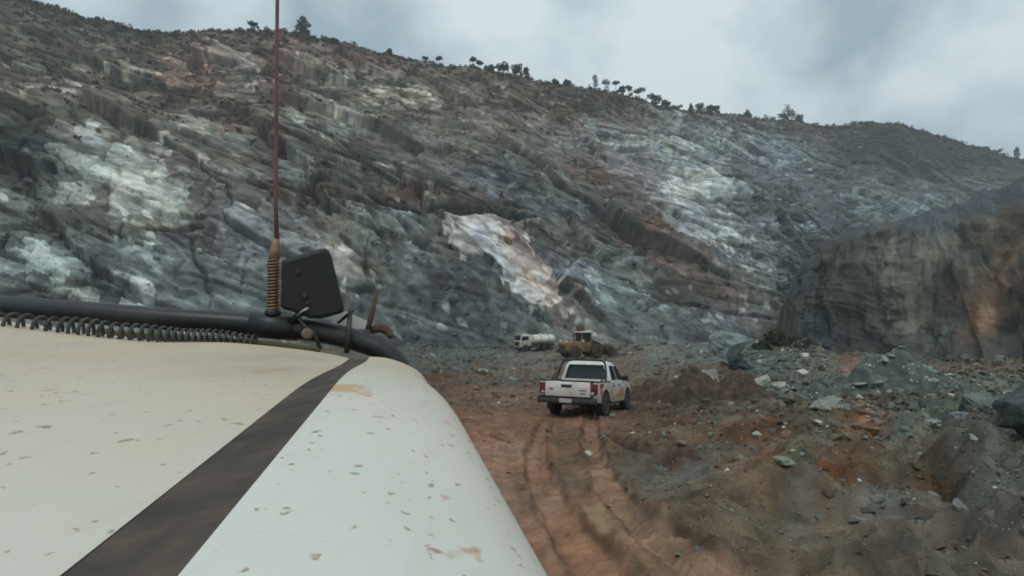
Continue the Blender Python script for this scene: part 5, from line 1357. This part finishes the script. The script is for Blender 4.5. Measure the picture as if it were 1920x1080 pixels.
# ------------------------------------------------------------------ the water truck and the loader at work by the face
TW = plain('tank_white', (0.68, 0.70, 0.62), 0.45, var=0.1, scale=1.2, dirt=(0.34, 0.30, 0.21), dirt_amt=0.22, zfade=(1.2, 2.2))
TGRN = plain('dark_green_frame', (0.05, 0.075, 0.05), 0.8, var=0.3, scale=2, dirt=(0.12, 0.09, 0.06), dirt_amt=0.35)
def build_tanker():
    root = empty('water_truck', (0, 0, 0))
    tag(root, 'small white tank truck parked at the foot of the rock face beyond the pickup', 'tank truck')
    # chassis
    bm = bmesh.new(); box(bm, -0.45, 0.45, -3.9, 3.3, 0.75, 1.0); box(bm, -1.1, 1.1, -3.8, -0.1, 1.0, 1.12); box(bm, -1.15, -0.5, -0.6, 1.0, 0.55, 1.0); box(bm, 0.5, 1.15, -0.6, 1.0, 0.55, 1.0)
    bm_obj('chassis', bm, TGRN, root)
    # elliptical tank
    bm = bmesh.new()
    ys = [-3.95, -3.9, -3.7, -3.3, -1.8, -0.2, 0.1, 0.28, 0.33]; ks = [0.55, 0.8, 0.95, 1, 1, 1, 0.95, 0.8, 0.55]; rings = []
    for y, k in zip(ys, ks):
        rings.append([bm.verts.new((1.18 * k * math.cos(2 * math.pi * i / 28), y, 1.98 + 0.88 * k * math.sin(2 * math.pi * i / 28))) for i in range(28)])
    for a, b_ in zip(rings[:-1], rings[1:]):
        for i in range(28): bm.faces.new([a[i], a[(i + 1) % 28], b_[(i + 1) % 28], b_[i]])
    bm.faces.new(rings[0]); bm.faces.new(rings[-1])
    tk = bm_obj('tank', bm, TW, root, True)
    bm = bmesh.new(); tube(bm, [(0, -1.2, 2.8), (0, -1.2, 3.0)], 0.3, 14); bm_obj('hatch', bm, TW, tk)
    bm = bmesh.new()
    for y in (-2.6, -0.9): tube(bm, [(1.2 * math.cos(2 * math.pi * i / 28), y, 1.98 + 0.9 * math.sin(2 * math.pi * i / 28)) for i in range(29)], 0.03, 6)
    bm_obj('tank_band', bm, TGRN, tk)
    # cab, forward control
    prof = [(1.15, 0.95), (1.15, 2.55), (1.3, 2.95), (2.9, 3.0), (3.15, 2.85), (3.42, 1.85), (3.46, 0.75), (3.1, 0.7), (2.95, 0.95)] + arch(2.35, 0.55, 0.62, 30, 150, 8, False) + [(1.7, 0.95)]
    bm = bmesh.new(); prism_x(bm, prof, -1.2, 1.2)
    cab = bm_obj('cab', bm, TW, root, True, 0.07, 3)
    bm = bmesh.new(); panel(bm, [(-1.08, 3.40, 1.95), (-1.0, 3.19, 2.74), (1.0, 3.19, 2.74), (1.08, 3.40, 1.95)], (0, 1, 0.25), 0.03); bm_obj('windscreen', bm, PGL, cab)
    for sg in (-1, 1):
        a = [(sg * 1.2, 1.75, 1.95), (sg * 1.2, 3.15, 1.95), (sg * 1.2, 2.95, 2.65), (sg * 1.2, 1.75, 2.65)]
        bm = bmesh.new(); panel(bm, a if sg > 0 else a[::-1], (sg, 0, 0), 0.02); bm_obj('side_window', bm, PGL, cab)
        bm = bmesh.new(); x = sorted((sg * 0.75, sg * 1.08)); box(bm, x[0], x[1], 3.42, 3.49, 0.95, 1.15); bm_obj('headlight', bm, PPLT, cab, False, 0.02)
        bm = bmesh.new(); x = sorted((sg * 1.25, sg * 1.45)); box(bm, x[0], x[1], 3.1, 3.2, 1.9, 2.5); tube(bm, [(sg * 1.15, 3.1, 2.5), (sg * 1.35, 3.15, 2.5)], 0.03, 6); bm_obj('wing_mirror', bm, PBLK, cab)
        wheel(root, sg * 0.98, 2.35, 0.5, 0.32, sg)
        for y in (-1.6, -2.85): wheel(root, sg * 0.92, y, 0.5, 0.5, sg)
        bm = bmesh.new(); x = sorted((sg * 0.75, sg * 1.2)); box(bm, x[0], x[1], -3.6, -0.95, 1.12, 1.17); bm_obj('mudguard', bm, TGRN, root)
    bm = bmesh.new(); box(bm, -0.9, 0.9, 3.45, 3.49, 1.0, 1.7); bm_obj('grille', bm, PBUMP, cab)
    bm = bmesh.new(); box(bm, -1.2, 1.2, 3.3, 3.56, 0.45, 0.78); bm_obj('bumper', bm, PBUMP, root, False, 0.04)
    bm = bmesh.new(); box(bm, -1.15, 1.15, 2.7, 3.3, 2.99, 3.06); bm_obj('sun_visor', bm, TW, cab)
    return root
tk = build_tanker()
p = ground_at(1001, 658.0)
tk.location = p; tk.rotation_euler = (0, 0, R(118))
tk.scale = (0.9, 0.9, 0.9)

LY = plain('faded_loader_yellow', (0.27, 0.155, 0.062), 0.7, var=0.35, scale=1.5, dirt=(0.13, 0.08, 0.055), dirt_amt=0.5)
LD = plain('loader_dark_brown', (0.050, 0.034, 0.027), 0.8, var=0.35, scale=1.5, dirt=(0.10, 0.06, 0.045), dirt_amt=0.4)
LC = plain('cab_roof_cream', (0.62, 0.56, 0.42), 0.5, var=0.1, scale=2)
def build_loader():
    root = empty('wheel_loader', (0, 0, 0))
    tag(root, 'dusty yellow wheel loader with a cream cab roof and big dark bucket behind the pickup', 'loader')
    bm = bmesh.new(); prism_x(bm, [(-3.4, 1.0), (-3.45, 1.9), (-3.2, 2.15), (-0.9, 2.25), (-0.5, 1.5), (-0.5, 0.9), (-2.9, 0.75)], -1.0, 1.0)
    rear = bm_obj('engine_hood', bm, LY, root, True, 0.08, 2)
    bm = bmesh.new()
    for k in range(6): box(bm, -0.8, 0.8, -3.475, -3.44, 1.1 + 0.13 * k, 1.16 + 0.13 * k)
    bm_obj('radiator_grille', bm, LD, rear)
    bm = bmesh.new(); tube(bm, [(0.5, -1.9, 2.2), (0.5, -1.9, 3.1), (0.5, -1.98, 3.25)], 0.09, 10); bm_obj('exhaust_pipe', bm, LD, rear)
    bm = bmesh.new(); box(bm, -1.25, 1.25, -3.6, -3.35, 0.75, 1.15); bm_obj('counterweight', bm, LD, root, False, 0.06)
    bm = bmesh.new(); prism_x(bm, [(-0.4, 0.8), (-0.4, 1.5), (0.6, 1.9), (1.7, 2.0), (2.1, 1.2), (1.9, 0.7)], -0.65, 0.65)
    bm_obj('front_frame', bm, LY, root, True, 0.06, 2)
    # cab
    bm = bmesh.new()
    for x, y in ((-0.72, -0.75), (0.72, -0.75), (-0.72, 0.75), (0.72, 0.75)): box(bm, x - 0.06, x + 0.06, y - 0.06, y + 0.06, 1.5, 3.35)
    box(bm, -0.78, 0.78, -0.81, 0.81, 1.45, 2.15)
    cab = bm_obj('cab', bm, LY, root)
    bm = bmesh.new(); box(bm, -0.70, 0.70, -0.73, 0.73, 2.15, 3.3); bm_obj('cab_glass', bm, PGL, cab)
    bm = bmesh.new(); box(bm, -0.95, 0.95, -1.0, 1.1, 3.35, 3.52); bm_obj('cab_roof', bm, LC, cab, True, 0.06, 2)
    bm = bmesh.new()
    tube(bm, [(-0.2, -0.5, 3.5), (-0.2, -0.5, 3.75), (-0.2, -0.5, 3.85)], [0.28, 0.3, 0.16], 12); box(bm, -0.55, 0.15, -0.85, 0.0, 3.6, 4.35)
    bm_obj('air_cleaner', bm, plain('ochre_cover', (0.14, 0.095, 0.035), 0.8, var=0.4, scale=3), cab, True, 0.12, 2)
    for x in (-0.6, 0.6):
        bm = bmesh.new(); tube(bm, [(x, -3.42, 2.25), (x, -3.36, 2.25)], 0.15, 12); box(bm, x - 0.2, x + 0.2, -3.36, -3.1, 2.08, 2.4); bm_obj('work_light', bm, LC, rear, False, 0.03)
    for bx in ((-1.1, -0.7, 0.55, 0.75, 2.2, 2.45), (0.8, 1.1, -0.9, -0.6, 2.15, 2.45)):
        bm = bmesh.new(); box(bm, *bx); bm_obj('work_light', bm, LC, cab, False, 0.03)
    # arms and bucket
    for sg in (-1, 1):
        bm = bmesh.new()
        pts = [(0.9, 1.75), (1.1, 2.15), (2.2, 2.0), (3.4, 0.95), (3.55, 0.55), (3.3, 0.5), (3.05, 0.85), (2.0, 1.65)]
        prism_x(bm, pts, sg * 0.62 - 0.1, sg * 0.62 + 0.1); bm_obj('lift_arm', bm, LD, root, False, 0.03)
        bm = bmesh.new(); tube(bm, [(sg * 0.4, 0.7, 1.2), (sg * 0.45, 2.5, 1.25)], 0.1, 10); bm_obj('ram', bm, LD, root, True)
        for y in (-2.1, 1.45):
            wheel(root, sg * 1.02, y, 0.88, 0.62, sg, 8, LD, LY)
    bm = bmesh.new(); tube(bm, [(0, 1.3, 2.3), (0, 2.6, 1.9), (0, 3.4, 1.3)], 0.11, 10); bm_obj('tilt_link', bm, LD, root, True)
    out = [(3.35, 0.25), (3.25, 0.9), (3.45, 1.45), (3.6, 1.55), (3.75, 1.5), (3.6, 1.3), (3.5, 0.9), (3.6, 0.45), (4.75, 0.28), (4.8, 0.2), (3.6, 0.18)]
    bm = bmesh.new(); prism_x(bm, out, -1.55, 1.55)
    for sg in (-1, 1):
        prism_x(bm, [(3.4, 0.27), (3.3, 0.9), (3.6, 1.5), (4.0, 1.25), (4.7, 0.3)], sg * 1.5 - 0.04, sg * 1.5 + 0.04)
    bk = bm_obj('bucket', bm, LD, root, False, 0.02)
    bm = bmesh.new()
    for k in range(8): box(bm, -1.45 + k * 0.4, -1.33 + k * 0.4, 4.7, 4.98, 0.17, 0.26)
    bm_obj('bucket_teeth', bm, PBUMP, bk)
    return root
ld = build_loader()
p = ground_at(1094, 673.5)
ld.location = p; ld.rotation_euler = (0, 0, R(-62))

# ------------------------------------------------------------------ vegetation
def leaf_cloud(r, blobs, n, size, squash=0.6):
    """many small leaf clumps spread through a set of blobs (centre, radii)"""
    w = np.array([b[3] if len(b) > 3 else b[1][0] * b[1][1] * b[1][2] for b in blobs]); w = w / w.sum()
    k = r.choice(len(blobs), n, p=w)
    d = r.normal(size=(n, 3)); d /= np.linalg.norm(d, axis=1, keepdims=True)
    rad = r.uniform(0.25, 1.0, n) ** 0.5
    c = np.array([b[0] for b in blobs])[k] + d * rad[:, None] * np.array([b[1] for b in blobs])[k]
    a = r.normal(size=(n, 3)); a /= np.linalg.norm(a, axis=1, keepdims=True)
    b = np.cross(a, r.normal(size=(n, 3))); b /= np.linalg.norm(b, axis=1, keepdims=True)
    s = size * r.uniform(0.5, 1.3, (n, 1))
    V = np.stack([c - a * s - b * s * squash, c + a * s * 0.7 - b * s * squash, c + a * s + b * s * squash, c - a * s * 0.8 + b * s * squash * 0.8], 1)
    return V.reshape(-1, 3), np.arange(n * 4, dtype=np.int32).reshape(-1, 4), k
def crest_at(px):
    i = int(np.argmin(np.abs(HPX - px)))
    return HV[-1, i].copy()
def make_tree(name, px, hpx, wpx, style, label, seed, cat='tree', group='trees and bushes along the crest of the pit', base=None, rgb=None):
    r = np.random.default_rng(seed)
    p = crest_at(px) if base is None else base
    k = p[1] / F
    h, w = hpx * k * 0.92, wpx * k * 1.05
    root = empty(name, p - np.array([0, 0, 0.25 if base is None else 0.1]), r.uniform(0, 6))
    tag(root, label, cat, group)
    h += 0.25
    dens = 1.0
    if style == 'umbrella':
        blobs = [((r.uniform(-.25, .25) * w, r.uniform(-.25, .25) * w, h * r.uniform(0.8, 0.92)), (w * .3, w * .3, h * .10)) for _ in range(6)]; th = 0.78; n = 200
    elif style == 'tier':
        blobs = [((0, 0, h * .9), (w * .22, w * .22, h * .10)), ((0.05 * w, 0, h * .62), (w * .42, w * .4, h * .13)), ((-0.05 * w, 0.1 * w, h * .36), (w * .42, w * .4, h * .11)), ((.35 * w, 0, h * .2), (w * .2, w * .2, h * .06)), ((0, 0, h * .75), (w * .3, w * .3, h * .1))]; th = 0.92; n = 420
    elif style == 'cone':
        blobs = [((r.uniform(-.06, .06) * w, r.uniform(-.06, .06) * w, h * (.2 + .16 * i)), (w * (.5 - .09 * i), w * (.46 - .08 * i), h * .16)) for i in range(5)]; th = 0.9; n = 520
    elif style == 'feather':
        blobs = [((r.uniform(-.3, .3) * w, r.uniform(-.2, .2) * w, h * (.35 + .13 * i)), (w * .35, w * .3, h * .09)) for i in range(5)]; th = 0.9; n = 150
    elif style == 'lean':
        blobs = [((w * (.12 * i - .2), r.uniform(-.1, .1) * w, h * (.55 + .1 * i)), (w * .3, w * .26, h * .12)) for i in range(4)]; th = 0.75; n = 200
    elif style == 'round':
        blobs = [((r.uniform(-.28, .28) * w, r.uniform(-.25, .25) * w, h * r.uniform(.42, .78)), (w * .3, w * .28, h * .22)) for _ in range(8)]; th = 0.7; n = 380
    else:                                             # bush
        blobs = [((r.uniform(-.38, .38) * w, r.uniform(-.2, .2) * w, h * r.uniform(.2, .6)), (w * .26, w * .24, h * .34)) for _ in range(7)]; th = 0.45; n = 300
    size = max(0.2, min(0.42, 0.13 * w))
    V, Fq, kk = leaf_cloud(r, blobs, n, size)
    base_c = lin(rgb or (62, 68, 50)) * 1.7
    low = [((r.uniform(-.4, .4) * w, r.uniform(-.3, .3) * w, h * r.uniform(.08, .3)), (w * .22, w * .2, h * .12)) for _ in range(3)]
    V3, _, k3 = leaf_cloud(r, low, n // 4, size)
    V = np.concatenate([V, V3]); Fq = np.arange(len(V), dtype=np.int32).reshape(-1, 4); kk = np.concatenate([kk, k3]); n = len(kk)
    tone = r.uniform(0.65, 1.45, len(blobs))
    cc = np.repeat((base_c * tone[kk][:, None] * r.uniform(0.7, 1.35, (n, 1))), 4, 0)
    np_mesh('crown', V, Fq, M['leaf'], parent=root, cols=cc, smooth=False)
    bm = bmesh.new()
    tr = max(0.05, 0.022 * h)
    lean = w * 0.12 if style == 'lean' else 0
    tp = [(0, 0, -0.4), (r.uniform(-.02, .02) * h, r.uniform(-.02, .02) * h, h * .3), (lean + r.uniform(-.03, .03) * h, r.uniform(-.03, .03) * h, h * th)]
    tube(bm, tp, [tr * 1.3, tr, tr * .5], 7)
    for b in blobs[:6]:
        z = min(b[0][2] * 0.7, h * th * 0.8); f = z / (h * th)
        s0 = Vector(tp[1]).lerp(Vector(tp[2]), max(0, f * 1.2 - .3))
        tube(bm, [s0, s0.lerp(Vector(b[0]), .5) + Vector((0, 0, -.02 * h)), Vector(b[0])], [tr * .5, tr * .35, tr * .15], 5)
    bm_obj('trunk', bm, M['bark'], root, True)
    return root
TREES = [
    (440, 10, 14, 'bush', 'small pale bush standing left of the flat topped tree on the crest', 'bush'),
    (468, 17, 24, 'umbrella', 'low flat topped tree on the crest just left of the aerial', 'tree'),
    (562, 34, 32, 'tier', 'tall layered green tree on the crest just right of the aerial', 'tree'),
    (604, 9, 26, 'bush', 'low pale bush right of the tall layered tree, first of three down the crest', 'bush'),
    (624, 10, 24, 'bush', 'broad low bush on the bend of the crest, middle of three beside the layered tree', 'bush'),
    (641, 9, 12, 'feather', 'tiny wispy bush, lowest of three down the crest from the layered tree', 'bush'),
    (727, 14, 11, 'round', 'small square dark bush alone on the bare part of the crest', 'bush'),
    (796, 11, 12, 'umbrella', 'tiny thin flat topped tree, smaller of two alone on the bare crest', 'tree'),
    (821, 17, 13, 'umbrella', 'thin stemmed flat topped tree, taller of two alone on the bare crest', 'tree'),
    (884, 19, 16, 'umbrella', 'thin flat topped tree at the left end of the middle clump', 'tree'),
    (898, 19, 14, 'umbrella', 'thin flat topped tree, second from the left in the middle clump', 'tree'),
    (916, 15, 20, 'bush', 'dark round bush at the heart of the middle clump', 'bush'),
    (944, 22, 26, 'round', 'broad dark tree in the right half of the middle clump', 'tree'),
    (968, 20, 22, 'round', 'green round tree between the broad dark tree and the arched tree', 'tree'),
    (986, 18, 18, 'lean', 'arched tree leaning right at the right end of the middle clump', 'tree'),
    (1042, 8, 16, 'bush', 'small dark bush, left one of a pair on the open crest', 'bush'),
    (1064, 11, 20, 'bush', 'rounded dark bush, right one of a pair on the open crest', 'bush'),
    (1117, 34, 16, 'feather', 'tall pale feathery tree at the left end of the long tree row', 'tree'),
    (1136, 27, 24, 'lean', 'dark leaning tree right beside the tall pale feathery tree', 'tree'),
    (1156, 28, 15, 'umbrella', 'slender flat topped tree on a bare stem in the long tree row', 'tree'),
    (1168, 20, 14, 'round', 'small dark upright tree right of the slender bare stemmed one', 'tree'),
    (1181, 27, 16, 'lean', 'slanting tree pointing up and right in the long tree row', 'tree'),
    (1199, 24, 26, 'umbrella', 'dark arched tree with an open gap below its crown in the tree row', 'tree'),
    (1229, 22, 26, 'round', 'spreading dark tree near the lower end of the long tree row', 'tree'),
    (1250, 13, 18, 'bush', 'rounded bush at the lower end of the long tree row', 'bush'),
    (1270, 8, 20, 'bush', 'flat low bush just past the lower end of the long tree row', 'bush'),
    (1297, 17, 10, 'cone', 'small narrow tree alone in the gap right of the long tree row', 'tree'),
    (1317, 20, 20, 'round', 'pale round tree, leftmost of a tight group of three', 'tree'),
    (1333, 17, 16, 'round', 'small round tree in the middle of a tight group of three', 'tree'),
    (1347, 21, 16, 'round', 'dark oval tree, rightmost of a tight group of three', 'tree'),
    (1404, 18, 18, 'cone', 'small round headed tree between the group of three and the largest tree', 'tree'),
    (1481, 33, 34, 'cone', 'largest dark bushy tree of the right crest beside the saddle', 'tree'),
    (1503, 14, 14, 'bush', 'small bush at the right foot of the largest dark bushy tree', 'bush'),
    (1851, 10, 20, 'bush', 'rounded bush on the far right slope, higher one of two', 'bush'),
    (1872, 9, 18, 'bush', 'rounded bush on the far right slope, lower one of two', 'bush'),
    (1910, 24, 11, 'tier', 'thin two tiered tree at the far right end of the crest', 'tree'),
]
for i, (px, h, w, st, lab, cat) in enumerate(TREES):
    rgb = (120, 128, 126) if 'pale feathery' in lab else (92, 96, 76) if 'pale' in lab else (58, 66, 48) if i % 2 else (54, 60, 48)
    make_tree('bush' if cat == 'bush' else 'tree', px, h, w, st, lab, 900 + i, cat, rgb=rgb)
for i, (x, y, h, w, lab) in enumerate([
    (1452, 650, 40, 34, 'tallest green bush growing in the notch between rock face and dark cliff'),
    (1482, 654, 22, 40, 'bright green bush in the notch, right of the tallest one'),
    (1425, 658, 22, 40, 'low olive bush at the left side of the green notch'),
    (1520, 657, 22, 44, 'low grey green bush at the foot of the dark cliff by the notch')]):
    make_tree('bush', x, h, w, 'bush', lab, 980 + i, 'bush', 'bushes in the notch of the pit', ground_at(x, y), (44, 52, 30) if i < 3 else (86, 92, 80))

def build_scrub():
    """low dry scrub over the upper slope, far too much to count"""
    r = np.random.default_rng(5)
    vis = (HPPX > -40) & (HPPX < 1960) & (HPPY < 640) & (HT < 0.995)
    ii = np.argwhere(vis); sel = ii[r.integers(len(ii), size=9000)]
    p = HV[sel[:, 0], sel[:, 1]]; x = HPPX[sel[:, 0], sel[:, 1]]; y = HPPY[sel[:, 0], sel[:, 1]]; c = HC[sel[:, 0], sel[:, 1]]
    lum = c.mean(1); brown = c[:, 0] / (c[:, 2] + 1e-4)
    top = sstep(0.80, 0.97, HT[sel[:, 0], sel[:, 1]])
    pr = (0.05 + 0.75 * top + 0.5 * sstep(1.25, 1.7, brown)) * sstep(0.36, 0.16, lum)
    keep = r.random(len(p)) < pr
    p, c = p[keep], c[keep]
    cols_ = np.where((HPX > -40) & (HPX < 1960))[0]; pick = r.choice(cols_, 900)
    rowk = r.integers(HV.shape[0] - 14, HV.shape[0], 900)
    p = np.concatenate([p, HV[rowk, pick]]); c = np.concatenate([c, HC[rowk, pick]])
    Vs, Cs = [], []
    for q, cc in zip(p, c):
        n = int(r.integers(10, 26)); s = r.uniform(0.5, 1.3) * (0.6 + q[1] / 330)
        V, Fq, _ = leaf_cloud(r, [((0, 0, .3 * s), (s * .8, s * .7, s * .5))], n, .26 * s)
        Vs.append(V + q); base = (lin((72, 70, 52)) if r.random() < .6 else lin((98, 84, 62))) * 1.1
        Cs.append(np.repeat((0.5 * base + 0.5 * cc * .8)[None] * r.uniform(.65, 1.3, (n, 1)), 4, 0))
    V = np.concatenate(Vs)
    o = np_mesh('scrub', V, np.arange(len(V), dtype=np.int32).reshape(-1, 4), M['leaf'], cols=np.concatenate(Cs), smooth=False)
    tag(o, 'dry brown green scrub covering the crest and ledges of the pit slope', 'scrub', kind='stuff')
build_scrub()

# ------------------------------------------------------------------ the air of the pit
def build_haze():
    bm = bmesh.new(); box(bm, -1600, 1600, -1300, 1900, -60, 175)
    m = bpy.data.materials.new('haze'); m.use_nodes = True
    t = m.node_tree; t.nodes.clear()
    out = N(t, 'ShaderNodeOutputMaterial'); v = N(t, 'ShaderNodeVolumePrincipled')
    v.inputs['Color'].default_value = (0.80, 0.88, 0.93, 1); v.inputs['Density'].default_value = 0.0007; v.inputs['Anisotropy'].default_value = 0.2
    t.links.new(v.outputs[0], out.inputs['Volume'])
    o = bm_obj('haze', bm, m)
    tag(o, 'thin pale air between the viewer and the far rock face', 'haze', kind='stuff')
build_haze()
